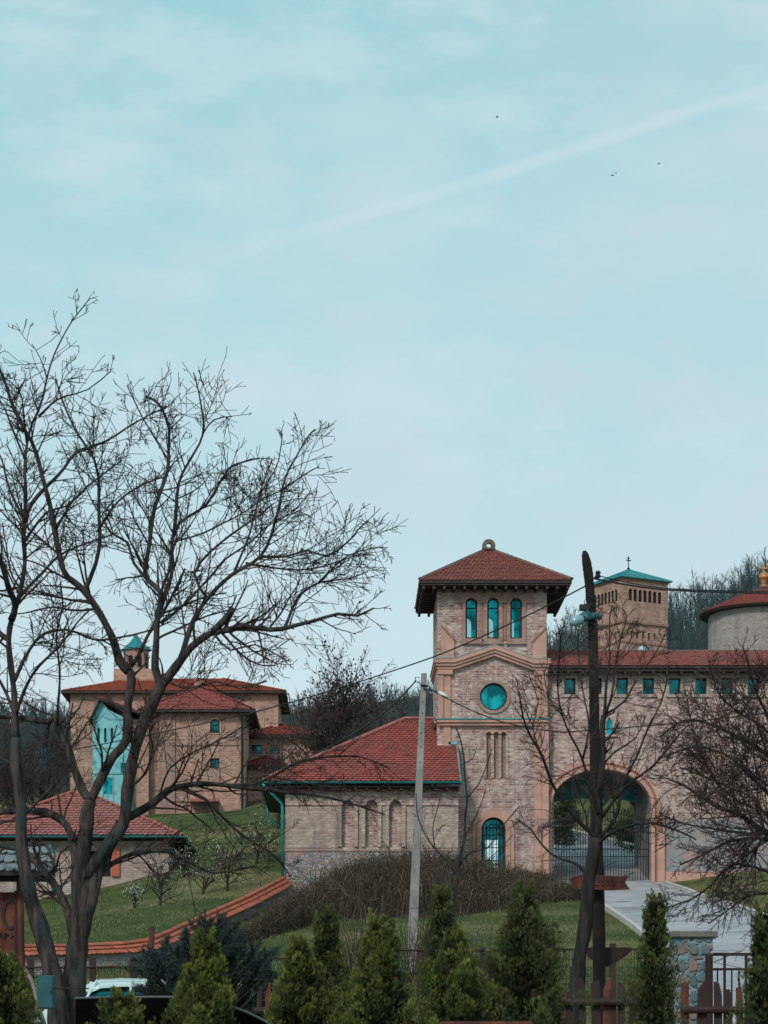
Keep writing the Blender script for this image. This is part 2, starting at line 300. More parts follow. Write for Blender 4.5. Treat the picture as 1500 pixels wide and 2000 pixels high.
# ------------------------------------------------------------------ mesh builder
class MB:
    def __init__(s): s.v = []; s.f = []; s.t = []
    def add(s, vs, fs):
        o = len(s.v); s.v.extend([tuple(q) for q in vs]); s.f.extend([[i + o for i in f] for f in fs]); return s
    def box(s, x0, x1, y0, y1, z0, z1):
        return s.add([(x0, y0, z0), (x1, y0, z0), (x1, y1, z0), (x0, y1, z0), (x0, y0, z1), (x1, y0, z1), (x1, y1, z1), (x0, y1, z1)],
                     [(0, 3, 2, 1), (4, 5, 6, 7), (0, 1, 5, 4), (1, 2, 6, 5), (2, 3, 7, 6), (3, 0, 4, 7)])
    def plate(s, outer, holes=(), y0=0., y1=.1):
        """outline (x,z) with holes, thick from y0 to y1"""
        loops = [list(outer)] + [list(h) for h in holes]
        tri = tessellate_polygon([[Vector((p[0], p[1], 0)) for p in lp] for lp in loops])
        pts = [p for lp in loops for p in lp]; n = len(pts)
        vs = [(p[0], y0, p[1]) for p in pts] + [(p[0], y1, p[1]) for p in pts]
        fs = []
        for a, b, c in tri:
            (ax, az), (bx, bz), (cx, cz) = pts[a], pts[b], pts[c]
            if (bx - ax) * (cz - az) - (bz - az) * (cx - ax) < 0: a, b, c = a, c, b
            fs.append((a, b, c)); fs.append((a + n, c + n, b + n))
        k = 0
        for li, lp in enumerate(loops):
            m = len(lp); area = sum(lp[i][0] * lp[(i + 1) % m][1] - lp[(i + 1) % m][0] * lp[i][1] for i in range(m))
            fwd = (area > 0) == (li == 0)
            for i in range(m):
                a, b = k + i, k + (i + 1) % m
                fs.append((a, a + n, b + n, b) if fwd else (a, b, b + n, a + n))
            k += m
        return s.add(vs, fs)
    def tube(s, pts, rad, k=6, cap=True):
        pts = np.asarray([tuple(p) for p in pts], float); n = len(pts)
        rad = np.full(n, rad, float) if np.isscalar(rad) else np.asarray(rad, float)
        t = np.gradient(pts, axis=0); t /= np.maximum(np.linalg.norm(t, axis=1), 1e-9)[:, None]
        m = pts[-1] - pts[0]; ref = np.array([0., 0, 1]) if abs(m[2]) < .8 * np.linalg.norm(m) else np.array([1., 0, 0])
        u = np.cross(t, ref); u /= np.maximum(np.linalg.norm(u, axis=1), 1e-9)[:, None]; w = np.cross(t, u)
        a = np.arange(k) * 2 * math.pi / k
        ring = pts[:, None] + rad[:, None, None] * (np.cos(a)[None, :, None] * u[:, None] + np.sin(a)[None, :, None] * w[:, None])
        o = len(s.v); s.v.extend(map(tuple, ring.reshape(-1, 3).tolist()))
        for i in range(n - 1):
            b0 = o + i * k; b1 = b0 + k
            for j in range(k):
                j2 = (j + 1) % k; s.f.append([b0 + j, b1 + j, b1 + j2, b0 + j2])
        if cap and k > 3: s.f.append([o + j for j in range(k)]); s.f.append([o + (n - 1) * k + j for j in range(k)][::-1])
        return s
    def lathe(s, prof, c=(0, 0, 0), k=32):
        vs = []; fs = []
        for r, z in prof:
            for j in range(k):
                a = 2 * math.pi * j / k; vs.append((c[0] + r * math.cos(a), c[1] + r * math.sin(a), c[2] + z))
        for i in range(len(prof) - 1):
            for j in range(k):
                j2 = (j + 1) % k; fs.append((i * k + j, i * k + j2, (i + 1) * k + j2, (i + 1) * k + j))
        return s.add(vs, fs)
    def tiles(s, e0, e1, r1, r0, w=.19, row=.2, t=.03, rnd=4, lift=.03, jit=.006):
        """overlapping tiles with rounded tails on a slope: eave e0-e1, ridge r0-r1"""
        e0, e1, r0, r1 = map(Vector, (e0, e1, r0, r1))
        nrm = (e1 - e0).cross(r0 - e0 if (r0 - e0).length > .01 else r1 - e0).normalized()
        if nrm.z < 0: nrm = -nrm
        along = (e1 - e0).normalized(); up = nrm.cross(along)
        if up.z < 0: up = -up
        H = (r0 - e0).dot(up); nr = max(1, int(H / row)); row = H / nr
        for i in range(nr):
            ta = i / nr; a = e0.lerp(r0, ta); b = e1.lerp(r1, ta); ln = (b - a).length
            if ln < w * .6: continue
            nt_ = max(1, round(ln / w)); ww = ln / nt_; off = .5 * ww if i % 2 else 0
            lnh = row * 1.25
            for j in range(-1 if off else 0, nt_):
                x0 = j * ww + off; x1 = x0 + ww * .955
                x0 = max(x0, 0); x1 = min(x1, ln)
                if x1 - x0 < ww * .2: continue
                g = random.uniform(-jit, jit); lf = lift + random.uniform(0, .006)
                base = a + nrm * lf; cx = (x0 + x1) / 2; hw = (x1 - x0) / 2
                q = [(x0, lnh, -.02), (x0, row * .22 + g, .03)]
                for c in range(1, rnd): th = math.pi * c / rnd; q.append((cx - hw * math.cos(th), row * .22 + g - row * .22 * math.sin(th), .034))
                q += [(x1, row * .22 + g, .03), (x1, lnh, -.02)]
                m = len(q); vs = [base + along * x + up * y + nrm * z for x, y, z in q] + [base + along * x + up * y + nrm * (z - t) for x, y, z in q]
                fs = [list(range(m))] + [[i2, i2 + m, (i2 + 1) % m + m, (i2 + 1) % m] for i2 in range(m)]
                s.add(vs, fs)
        return s
    def ridge(s, a, b, r=.11, l=.36):
        a, b = Vector(a), Vector(b); d = b - a; n = max(1, round(d.length / l)); t = d.normalized()
        u = t.cross(Vector((0, 0, 1))).normalized(); w = u.cross(t)
        for i in range(n):
            p = a + d * (i / n); q = a + d * min(1, ((i + 1.12) / n)); vs = []
            for pt, rr in ((p, r * 1.08), (q, r * .92)):
                for k in range(7): th = math.pi * k / 6; vs.append(pt + u * math.cos(th) * rr + w * math.sin(th) * rr * .9)
                for k in range(7): th = math.pi * (6 - k) / 6; vs.append(pt + u * math.cos(th) * (rr - .02) + w * math.sin(th) * (rr * .9 - .02))
            fs = [[k, (k + 1) % 14, (k + 1) % 14 + 14, k + 14] for k in range(14)]
            for k in range(6): fs.append([k, 13 - k, 12 - k, k + 1]); fs.append([14 + k, 14 + k + 1, 14 + 12 - k, 14 + 13 - k])
            s.add(vs, fs)
        return s
    def xf(s, m): s.v = [tuple(m @ Vector(q)) for q in s.v]; return s
    def build(s, name, mat, parent=None, smooth=False, fix=False):
        me = bpy.data.meshes.new(name); me.from_pydata(s.v, [], s.f)
        if fix:
            b = bmesh.new(); b.from_mesh(me); bmesh.ops.recalc_face_normals(b, faces=b.faces); b.to_mesh(me); b.free()
        if smooth: me.polygons.foreach_set('use_smooth', [True] * len(me.polygons))
        if s.t: a_ = me.attributes.new('tint', 'FLOAT', 'FACE'); a_.data.foreach_set('value', np.asarray(s.t, dtype=np.float32))
        me.materials.append(M[mat] if isinstance(mat, str) else mat)
        o = bpy.data.objects.new(name, me); SC.collection.objects.link(o)
        if parent: o.parent = parent
        return o
def build_split(s, name, mat, parent=None, fix=False):
    """one object for each connected piece"""
    par = list(range(len(s.v)))
    def find(a):
        while par[a] != a: par[a] = par[par[a]]; a = par[a]
        return a
    for f in s.f:
        r = find(f[0])
        for i in f[1:]: par[find(i)] = r
    groups = {}
    for f in s.f: groups.setdefault(find(f[0]), []).append(f)
    res = []
    for fs in groups.values():
        ids = sorted({i for f in fs for i in f}); mp = {i: k for k, i in enumerate(ids)}
        q = MB(); q.v = [s.v[i] for i in ids]; q.f = [[mp[i] for i in f] for f in fs]; res.append(q.build(name, mat, parent, fix=fix))
    return res
MB.split = build_split
def tag(o, label=None, cat=None, group=None, kind=None):
    if label: o['label'] = label
    if cat: o['category'] = cat
    if group: o['group'] = group
    if kind: o['kind'] = kind
    return o
def thing(name, label, cat, loc=(0, 0, 0), rz=0., group=None):
    o = bpy.data.objects.new(name, None); SC.collection.objects.link(o); o.empty_display_size = .2
    o.location = loc; o.rotation_euler = (0, 0, rz); return tag(o, label, cat, group)
def copy_tree(o, parent=None):
    c = o.copy(); SC.collection.objects.link(c)
    if parent: c.parent = parent
    for ch in list(o.children): copy_tree(ch, c)
    return c
def rect(x0, x1, z0, z1): return [(x0, z0), (x1, z0), (x1, z1), (x0, z1)]
def arch(x0, x1, z0, zs, rise=None, n=12):
    """opening with straight jambs from z0 to the spring line zs and a round head"""
    cx = (x0 + x1) / 2; r = (x1 - x0) / 2; rise = rise or r
    return [(x0, z0), (x1, z0)] + [(cx + r * math.cos(math.pi * i / n), zs + rise * math.sin(math.pi * i / n)) for i in range(n + 1)]
def circ(cx, cz, r, n=28): return [(cx + r * math.cos(2 * math.pi * i / n), cz + r * math.sin(2 * math.pi * i / n)) for i in range(n)]

# ------------------------------------------------------------------ terrain
ctrl = [(-300, 2050, .01)]
cp = []
def C(px, py, d): p = P(px, py, d); cp.append((p.x, p.y, p.z))
def Cw(x, y, z): cp.append((x, y, z))
for x in (-60, -20, 0, 20, 60): Cw(x, -15, 0.); Cw(x, 12, 0.); Cw(x, 30, .35)
for x in (-60, -25, -8, 0, 8, 25, 60): Cw(x, 48, 1.45)
C(1173, 1728, 90); C(1077, 1726, 90); C(1290, 1728, 90); C(965, 1712, 89.8); C(880, 1722, 87.4); C(557, 1752, 87.6); C(700, 1745, 87.4); C(1400, 1712, 90); C(1500, 1695, 90)
C(500, 1810, 78); C(700, 1802, 78); C(900, 1800, 78); C(1110, 1772, 80); C(1200, 1765, 82); C(1400, 1760, 82)
C(600, 1905, 62); C(900, 1900, 62); C(1150, 1890, 62); C(1350, 1880, 62); C(1500, 1850, 64)
C(60, 1925, 66); C(250, 1915, 66); C(330, 1880, 70)
C(50, 1850, 74); C(200, 1835, 76); C(300, 1815, 78); C(430, 1750, 85)
C(300, 1775, 87); C(150, 1790, 90); C(80, 1780, 97); C(0, 1785, 97)
C(340, 1700, 100); C(450, 1680, 98); C(430, 1630, 112); C(520, 1620, 112); C(200, 1670, 110)
C(300, 1592, 128); C(480, 1580, 130); C(150, 1600, 128); C(600, 1540, 130); C(-150, 1640, 125)
C(1100, 1640, 112); C(1200, 1625, 115); C(1290, 1600, 118); C(1500, 1560, 120)
C(-200, 1900, 80)
C(475, 1802, 80.6); C(540, 1775, 85.2); C(405, 1836, 76); C(335, 1872, 72)
Cw(25, 90, 9.6); Cw(40, 90, 11); Cw(60, 95, 13); Cw(25, 65, 5.5); Cw(50, 65, 8); Cw(-40, 90, 8); Cw(-70, 95, 10); Cw(-50, 65, 3.5)
C(1200, 1480, 170); C(1450, 1450, 165); C(800, 1500, 170); C(100, 1540, 180)
C(1500, 1190, 300); C(1350, 1260, 300); C(1120, 1300, 300); C(900, 1415, 300); C(700, 1465, 300); C(400, 1450, 320); C(50, 1480, 300); C(-300, 1500, 300); C(2000, 1150, 300)
Cw(-120, 400, 48); Cw(0, 400, 60); Cw(150, 400, 85); Cw(-200, 250, 22); Cw(200, 200, 50)
cp = np.array(cp); _n = len(cp)
def _K(r2): return np.where(r2 > 1e-9, r2 * np.log(np.maximum(r2, 1e-9)), 0.) * .5
_A = np.zeros((_n + 3, _n + 3)); _d = ((cp[:, None, :2] - cp[None, :, :2]) ** 2).sum(-1) / 1e4
_A[:_n, :_n] = _K(_d) + np.eye(_n) * 2e-4; _A[:_n, _n] = 1; _A[:_n, _n + 1:] = cp[:, :2] / 100; _A[_n, :_n] = 1; _A[_n + 1:, :_n] = (cp[:, :2] / 100).T
_w = np.linalg.solve(_A, np.concatenate([cp[:, 2], [0, 0, 0]]))
def H(x, y):
    x = np.atleast_1d(np.asarray(x, float)); y = np.atleast_1d(np.asarray(y, float)); sh = x.shape; q = np.stack([x.ravel(), y.ravel()], 1)
    res = np.empty(len(q))
    for i in range(0, len(q), 20000):
        b = q[i:i + 20000]; d = ((b[:, None] - cp[None, :, :2]) ** 2).sum(-1) / 1e4
        res[i:i + 20000] = _K(d) @ _w[:_n] + _w[_n] + b / 100 @ _w[_n + 1:]
    return res.reshape(sh)
def h(x, y): return float(H([x], [y])[0])
xs = np.unique(np.concatenate([np.arange(-200, -30, 8.), np.arange(-30, 40, .8), np.arange(40, 241, 8.)]))
ys = np.unique(np.concatenate([np.arange(-20, 40, 4.), np.arange(40, 130, .8), np.arange(130, 560, 6.)]))
gx, gy = np.meshgrid(xs, ys); gz = H(gx, gy)
far = np.clip((gy - 330) / 120, 0, 1); gz = gz * (1 - far) + (gz.clip(-5, 90)) * far
mb = MB(); nx, ny = len(xs), len(ys)
mb.v = list(map(tuple, np.stack([gx.ravel(), gy.ravel(), gz.ravel()], 1).tolist()))
mb.f = [[j * nx + i, j * nx + i + 1, (j + 1) * nx + i + 1, (j + 1) * nx + i] for j in range(ny - 1) for i in range(nx - 1)]
tag(mb.build('ground', 'ground', smooth=True), kind='structure')

# driveway from the gate down to the right
Lp = [(1062, 96), (1072, 92), (1078, 89.6), (1115, 86.5), (1175, 80.5), (1240, 72), (1300, 62), (1360, 52), (1385, 44), (1395, 38)]
Rp = [(1290, 96), (1292, 92), (1296, 89.6), (1330, 86.5), (1400, 80.5), (1490, 72), (1640, 62), (1830, 52), (2000, 44), (2150, 38)]
def strip(Lp, Rp, off, across, name, mat, smoothn=6):
    def interp(A):
        out_ = []
        for i in range(len(A) - 1):
            p0 = A[max(i - 1, 0)]; p1 = A[i]; p2 = A[i + 1]; p3 = A[min(i + 2, len(A) - 1)]
            for k in range(smoothn):
                t = k / smoothn; out_.append(tuple(.5 * (2 * p1[c] + (p2[c] - p0[c]) * t + (2 * p0[c] - 5 * p1[c] + 4 * p2[c] - p3[c]) * t * t + (3 * p1[c] - p0[c] - 3 * p2[c] + p3[c]) * t ** 3) for c in (0, 1)))
        return out_ + [A[-1]]
    a, b = interp(Lp), interp(Rp); vs = []
    for p, q in zip(a, b):
        for k in range(across + 1): t = k / across; vs.append((p[0] * (1 - t) + q[0] * t, p[1] * (1 - t) + q[1] * t))
    v = np.array(vs); z = H(v[:, 0], v[:, 1]) + off; m = MB(); w = across + 1
    m.v = [(x, y, zz) for (x, y), zz in zip(vs, z)]
    m.f = [[r * w + c, r * w + c + 1, (r + 1) * w + c + 1, (r + 1) * w + c] for r in range(len(a) - 1) for c in range(across)]
    return m, a, b
LW = [(X(px, d), d) for px, d in Lp]; RW = [(X(px, d), d) for px, d in Rp]
rd, ra, rb = strip(LW, RW, .07, 12, 'driveway', 'road')
tag(rd.build('driveway', 'road', smooth=True), kind='structure')
rd2, _a2, _b2 = strip([(X(p, d), d) for p, d in ((1068, 95), (1040, 103), (985, 112), (900, 122), (820, 130))], [(X(p, d), d) for p, d in ((1288, 95), (1240, 103), (1150, 112), (1040, 122), (940, 130))], .075, 10, 'driveway', 'road')
tag(rd2.build('driveway', 'road', smooth=True), kind='structure')
kb = MB()
for e, sgn in ((ra, -1), (rb, 1)):
    for i in range(12, len(e) - 1):
        (x0, y0), (x1, y1) = e[i], e[i + 1]; z0, z1 = h(x0, y0), h(x1, y1); w = .14 * sgn
        v = [(x0, y0, z0 - .1), (x0 + w, y0, z0 - .1), (x1 + w, y1, z1 - .1), (x1, y1, z1 - .1), (x0, y0, z0 + .17), (x0 + w, y0, z0 + .17), (x1 + w, y1, z1 + .17), (x1, y1, z1 + .17)]
        kb.add(v, [(4, 5, 6, 7), (0, 1, 5, 4), (3, 7, 6, 2), (0, 4, 7, 3), (1, 2, 6, 5)])
tag(kb.build('kerb', 'kerb', fix=True), kind='structure')

# ------------------------------------------------------------------ reusable opening pieces
def window(parent, outline_fn, x0, x1, z0, z1, y, glass='glass', fw=.06, deep=.12, bars=(), name='window', rise=None, flip=1):
    """frame with a pane child; outline_fn is rect or arch; y = plane of the frame's front"""
    if outline_fn == 'rect': o = rect(x0, x1, z0, z1); i = rect(x0 + fw, x1 - fw, z0 + fw, z1 - fw)
    elif outline_fn == 'circle':
        r = (x1 - x0) / 2; o = circ((x0 + x1) / 2, (z0 + z1) / 2, r, 36); i = circ((x0 + x1) / 2, (z0 + z1) / 2, r - fw, 36)
    else:
        r = (x1 - x0) / 2; o = arch(x0, x1, z0, z1 - r, None, 14); i = arch(x0 + fw, x1 - fw, z0 + fw, z1 - r, r - fw, 14)
    m = MB().plate(o, [i], y, y + .07)
    for b in bars:
        if b[0] == 'h': m.box(x0 + fw, x1 - fw, y + .004, y + .06, b[1] - .025, b[1] + .025)
        else: m.box(b[1] - .02, b[1] + .02, y + .004, y + .06, z0 + fw, z1 - fw)
    fr = m.build(name, 'frame', parent, fix=True)
    MB().plate(i, [], y + .03, y + .04).build('pane', glass, fr)
    return fr

# ================================================================== GATE TOWER
D = 90.0
def tx(px): return X(px, D)
def tz(py): return Z(py, D)
x0T, x1T = tx(854), tx(1068); wT = x1T - x0T; cxT = (x0T + x1T) / 2; dT = wT
gT = h(cxT, 92) - .6
tower = thing('gate_tower', 'tall square brick gatehouse tower with overhanging red tiled roof and round window', 'tower', (cxT, D, gT))
def lx(px, d=D): return X(px, d) - cxT
def lz(py, d=D): return Z(py, d) - gT
hw = wT / 2
# front wall with openings
wins = [(909.5, 932), (952, 974.5), (997, 1019.5)]
holes = [arch(lx(a), lx(b), lz(1247), lz(1168) - (lx(b) - lx(a)) / 2, None, 14) for a, b in wins]
rwin = circ(lx(964), lz(1361), .53, 36)
door = arch(lx(940), lx(987), .05, lz(1597) - (lx(987) - lx(940)) / 2, None, 16)
niches = [rect(lx(a), lx(b), lz(1521), lz(1432)) for a, b in ((950, 956), (966, 972), (981.5, 987.5))]
niche_h = [arch(lx(a), lx(b), lz(1521), lz(1434), (lx(b) - lx(a)) / 2, 8) for a, b in ((950.5, 958.5), (965, 973), (979.5, 987.5))]
wl = MB(); wl.plate(rect(-hw, hw, -.5, lz(1140)), holes + [rwin, door] + niche_h, 0, .35)
wl.plate(rect(-hw, hw, -.5, lz(1140)), [[(-q[0] + .13, q[1]) for q in hh][::-1] for hh in holes], dT - .35, dT)
sidewin = []
for sx in (-hw, hw - .35):
    m = MB().plate(rect(.35, dT - .35, -.5, lz(1140)), [arch(.9 + k * .85, 1.3 + k * .85, lz(1247), lz(1180), None, 10) for k in range(3)], 0, .35)
    m.xf(Matrix(((0, 1, 0, sx), (1, 0, 0, 0), (0, 0, 1, 0), (0, 0, 0, 1)))); wl.add(m.v, m.f)
wall = wl.build('wall', 'brick', tower, fix=True)
MB().box(-hw + .36, hw - .36, .36, dT - .36, lz(1262) - .1, lz(1262)).build('floor_slab', 'dark_in', tower)
nb = MB(); nb.box(lx(946), lx(992), .13, .16, lz(1524), lz(1426)); nb.build('niche_back', 'brick_red', tower)
for k, (a, b) in enumerate(wins):
    window(tower, 'arch', lx(a) + .01, lx(b) - .01, lz(1246.5), lz(1168.5), .1, 'glass_clear', .05, bars=(('h', lz(1187)),))
window(tower, 'circle', lx(964) - .53, lx(964) + .53, lz(1361) - .53, lz(1361) + .53, .08, 'glass', .06)
MB().plate(circ(lx(964), lz(1361), .66, 40), [circ(lx(964), lz(1361), .54, 40)], -.07, .03).build('round_window_surround', 'brick_red', tower, fix=True)
# panel round the three windows
o = [(lx(888), lz(1178)), (lx(902), lz(1178)), (lx(902), lz(1256)), (lx(941), lz(1256)), (lx(941), lz(1178)), (lx(945), lz(1178)), (lx(945), lz(1256)), (lx(982), lz(1256)), (lx(982), lz(1178)),
     (lx(989), lz(1178)), (lx(989), lz(1256)), (lx(1027), lz(1256)), (lx(1027), lz(1178)), (lx(1041), lz(1178)), (lx(1041), lz(1152)), (lx(888), lz(1152))]
hs = [arch(lx(a) - .012, lx(b) + .012, lz(1248), lz(1168) - (lx(b) - lx(a)) / 2, None, 14) for a, b in wins]
MB().plate(o, hs, -.07, -.001).build('window_panel', 'brick_red', tower, fix=True)
sl_ = MB()
for a, b in ((902, 941), (945, 982), (989, 1027)): sl_.box(lx(a) - .02, lx(b) + .02, -.12, -.003, lz(1258.5), lz(1256))
sl_.split('window_sill', 'brick_red', tower)
sr = MB()
for a, b in ((939.8, 946), (983.2, 988)): sr.box(lx(a) , lx(b) , -.05, -.002, lz(1250), lz(1180))
sr.split('mullion_strip', 'stucco_dark', tower)
# stucco corner blocks with sloping tops
for sgn, pts in ((1, [(861, 1287), (887, 1287), (887, 1252), (861, 1224)]), (-1, [(1040, 1286), (1067, 1286), (1067, 1228), (1040, 1255)])):
    q = [(lx(a), lz(b)) for a, b in pts]
    MB().plate(q, [], -.10, -.002).build('corner_buttress', 'stucco', tower, fix=True)
    a, b = (q[2], q[3]) if sgn == 1 else (q[2], q[3])
    m = MB(); dx, dz = b[0] - a[0], b[1] - a[1]; l = math.hypot(dx, dz); nx_, nz_ = -dz / l * .06, dx / l * .06
    if nz_ < 0: nx_, nz_ = -nx_, -nz_
    m.plate([a, b, (b[0] + nx_, b[1] + nz_), (a[0] + nx_, a[1] + nz_)], [], -.14, -.003); m.build('buttress_coping', 'stucco_dark', tower, fix=True)
# gabled cornice in three steps + flashing, returned along both sides
base = [(848, 1288), (888, 1288), (965, 1262), (1041, 1290), (1075, 1290)]
def band(pts, t0, t1, y0, name, mat, y1=-.002, ext=0):
    up_ = [(lx(a) - (ext if i == 0 else 0) + (ext if i == len(pts) - 1 else 0), lz(b) - t0) for i, (a, b) in enumerate(pts)]
    dn = [(p[0], p[1] + t0 - t1) for p in up_]
    return MB().plate(dn + up_[::-1], [], y0, y1)
cn = MB()
for k, (t0, t1, yy) in enumerate(((0, .17, -.34), (.172, .28, -.27), (.282, .40, -.19))):
    b_ = band(base, t0, t1, yy, '', '', ext=-.05 * k); cn.add(b_.v, b_.f)
    for sx in (-1, 1):
        zt = lz(1288 if sx < 0 else 1290) - t0; zb = zt + t0 - t1; xo = sx * (hw + .10 - .05 * k); xi = sx * (hw + .002)
        cn.box(min(xo, xi), max(xo, xi), -.001, dT + .1, zb, zt)
cn.build('gabled_cornice', 'stucco', tower, fix=True)
fl = band(base, -.025, -.001, -.36, '', '', ext=.02)
for sx in (-1, 1):
    zt = lz(1288 if sx < 0 else 1290); xo = sx * (hw + .14); xi = sx * (hw + .002); fl.box(min(xo, xi), max(xo, xi), 0, dT + .1, zt + .001, zt + .025)
fl.build('cornice_flashing', 'flash', tower, fix=True)
# middle storey pilasters, capitals
pl = MB()
for a, b in ((856, 866), (867, 880), (1046, 1056), (1057, 1069)): pl.box(lx(a), lx(b), -.12 if a in (856, 1057) else -.07, -.002, lz(1405), lz(1318))
pl.split('pilaster', 'stucco', tower)
cp_ = MB(); cp_.box(lx(855), lx(884), -.17, -.002, lz(1318), lz(1309)); cp_.box(lx(1043), lx(1070), -.17, -.002, lz(1319), lz(1310)); cp_.split('capital', 'stucco', tower)
# lower cornice
c2 = MB(); c2.box(lx(853), lx(1072), -.25, -.002, lz(1412), lz(1407)); c2.box(lx(856), lx(1070), -.17, -.002, lz(1418), lz(1412.2))
c2.box(-hw - .12, -hw - .002, 0, dT, lz(1412), lz(1407)); c2.build('lower_cornice', 'stucco', tower)
f2 = MB(); f2.box(lx(850), lx(1072), -.28, -.002, lz(1406.8), lz(1404.5)); f2.box(-hw - .16, -hw - .002, 0, dT, lz(1406.8), lz(1404.5)); f2.build('lower_flashing', 'teal_metal', tower)
p2 = MB(); p2.box(lx(866), lx(880), -.08, -.002, lz(1458), lz(1419)); p2.build('short_pilaster', 'stucco', tower)
p3 = MB(); p3.box(lx(1043), lx(1058), -.10, -.002, -.4, lz(1419)); p3.box(lx(1058.2), lx(1071), -.16, -.002, -.4, lz(1419)); p3.split('gate_side_pilaster', 'stucco', tower)
# scalloped head above the niches and panel step
sc_ = MB()
for k in range(3):
    cx_ = lx(954.5 + k * 14.5); sc_.plate(arch(cx_ - .15, cx_ + .15, lz(1434), lz(1433), .13, 10), [arch(cx_ - .10, cx_ + .10, lz(1434) , lz(1433.4), .07, 10)], -.06, -.002)
sc_.split('niche_hood', 'stucco', tower, fix=True)
st = MB()
for a, b in ((944, 950), (959, 964.5), (973.5, 979), (988, 993)): st.box(lx(a), lx(b), -.05, -.002, lz(1520), lz(1437))
st.split('niche_strip', 'brick_pale', tower)
# arched doorway
ao = arch(lx(923), lx(1004), -.3, lz(1579) - (lx(1004) - lx(923)) / 2, None, 24)
am = arch(lx(931), lx(996), -.3, lz(1588) - (lx(996) - lx(931)) / 2, None, 24)
ai = arch(lx(940), lx(987), -.299, lz(1597) - (lx(987) - lx(940)) / 2, None, 24)
def ring(o_, i_, y0, y1):
    n = len(o_); m = MB()
    for k in range(1, n - 0):
        a, b = o_[k % n], o_[(k + 1) % n]; c, d_ = i_[k % n], i_[(k + 1) % n]
        if k == n - 1: a, b, c, d_ = o_[n - 1], o_[0], i_[n - 1], i_[0]
        vs = [(a[0], y0, a[1]), (b[0], y0, b[1]), (d_[0], y0, d_[1]), (c[0], y0, c[1]), (a[0], y1, a[1]), (b[0], y1, b[1]), (d_[0], y1, d_[1]), (c[0], y1, c[1])]
        m.add(vs, [(0, 3, 2, 1), (4, 5, 6, 7), (0, 1, 5, 4), (2, 3, 7, 6)])
    return m
r_ = ring(ao, am, -.10, -.002); r2 = ring(am, ai, -.17, -.002); r_.add(r2.v, r2.f); r_.build('door_surround', 'stucco', tower, fix=True)
dr = MB().plate(arch(lx(940.2), lx(986.8), .06, lz(1597.2) - .46, None, 16), [arch(lx(943), lx(984), .12, lz(1600) - .41, None, 16)], .12, .2).build('door', 'iron', tower, fix=True)
MB().plate(arch(lx(943), lx(984), .12, lz(1600) - .41, None, 16), [], .17, .18).build('pane', 'glass_dark', dr)
for a, b, zc in ((949, 960, 1672), (962, 973, 1676)):
    MB().box(lx(a), lx(b), .155, .165, .2, lz(1640)).build('pane', 'white_glass', dr)  # pale slab painted in place of brightness seen through the doorway
g_ = MB()
for k in range(7): g_.tube([(lx(944 + k * 6.5), .13, .1), (lx(944 + k * 6.5), .13, lz(1602 + abs(k - 3) * 3))], .012, 4)
for zz in (1680, 1655, 1630, 1617): g_.tube([(lx(943), .125, lz(zz)), (lx(984), .125, lz(zz))], .014, 4)
for r0 in (.16, .26): g_.tube([(lx(963.5) + r0 * math.cos(a), .125, lz(1622) + r0 * math.sin(a)) for a in np.linspace(0, math.pi, 10)], .012, 4)
g_.build('grille', 'iron', dr)
# hipped roof
ov = .85; ez = lz(1134, D - ov); az = lz(1078, D + dT / 2)
xl, xr = X(820, D - ov) - cxT, X(1117, D - ov) - cxT
yf, yb = -ov, dT + ov; rxl, rxr = -.22, .22; ym = dT / 2
rf = MB(); A_, B_, C_, D_ = (xl, yf, ez), (xr, yf, ez), (xr, yb, ez), (xl, yb, ez); a_, b_ = (rxl, ym, az), (rxr, ym, az)
rf.add([A_, B_, C_, D_, a_, b_] + [(q[0], q[1], q[2] - .09) for q in (A_, B_, C_, D_)], [(0, 1, 5, 4), (1, 2, 5), (2, 3, 4, 5), (3, 0, 4), (0, 6, 7, 1), (1, 7, 8, 2), (2, 8, 9, 3), (3, 9, 6, 0)])
roof = rf.build('roof', 'wood_dark', tower, fix=False)
tl = MB(); tl.tiles(A_, B_, b_, a_, .16, .165); tl.tiles(B_, C_, b_, b_, .16, .165); tl.tiles(C_, D_, a_, b_, .16, .165); tl.tiles(D_, A_, a_, a_, .16, .165)
tl.build('roof_tiles', 'tile_pink', roof)
rg = MB()
for q, e in ((A_, a_), (B_, b_), (C_, b_), (D_, a_)): rg.ridge((q[0], q[1], q[2] + .05), (e[0], e[1], e[2] + .04), .085, .26)
rg.ridge((a_[0] - .05, a_[1], az + .05), (b_[0] + .05, b_[1], az + .05), .10, .25); rg.build('ridge_tiles', 'tile_ridge', roof)
so_ = MB(); so_.box(xl + .04, xr - .04, yf + .04, yb - .04, ez - .16, ez - .10)
for k in range(15):
    xx = xl + .15 + (xr - xl - .3) * k / 14; so_.box(xx - .05, xx + .05, yf + .08, -.01, ez - .30, ez - .162); so_.box(xx - .05, xx + .05, dT + .01, yb - .08, ez - .30, ez - .162)
for k in range(13):
    yy = .1 + (dT - .2) * k / 12
    so_.box(xl + .08, -hw - .01, yy - .05, yy + .05, ez - .30, ez - .162); so_.box(hw + .01, xr - .08, yy - .05, yy + .05, ez - .30, ez - .162)
so_.build('eave_rafters', 'wood_dark', tower)
# stone ring finial
fn = MB(); pr = arch(-.26, .26, 0, .13, .26, 16); fn.plate(pr, [circ(0, .15, .10, 14)], -.13, .13); fn.xf(Matrix.Translation((0, ym, az + .10)))
fn.build('finial', 'ring', roof, fix=True)

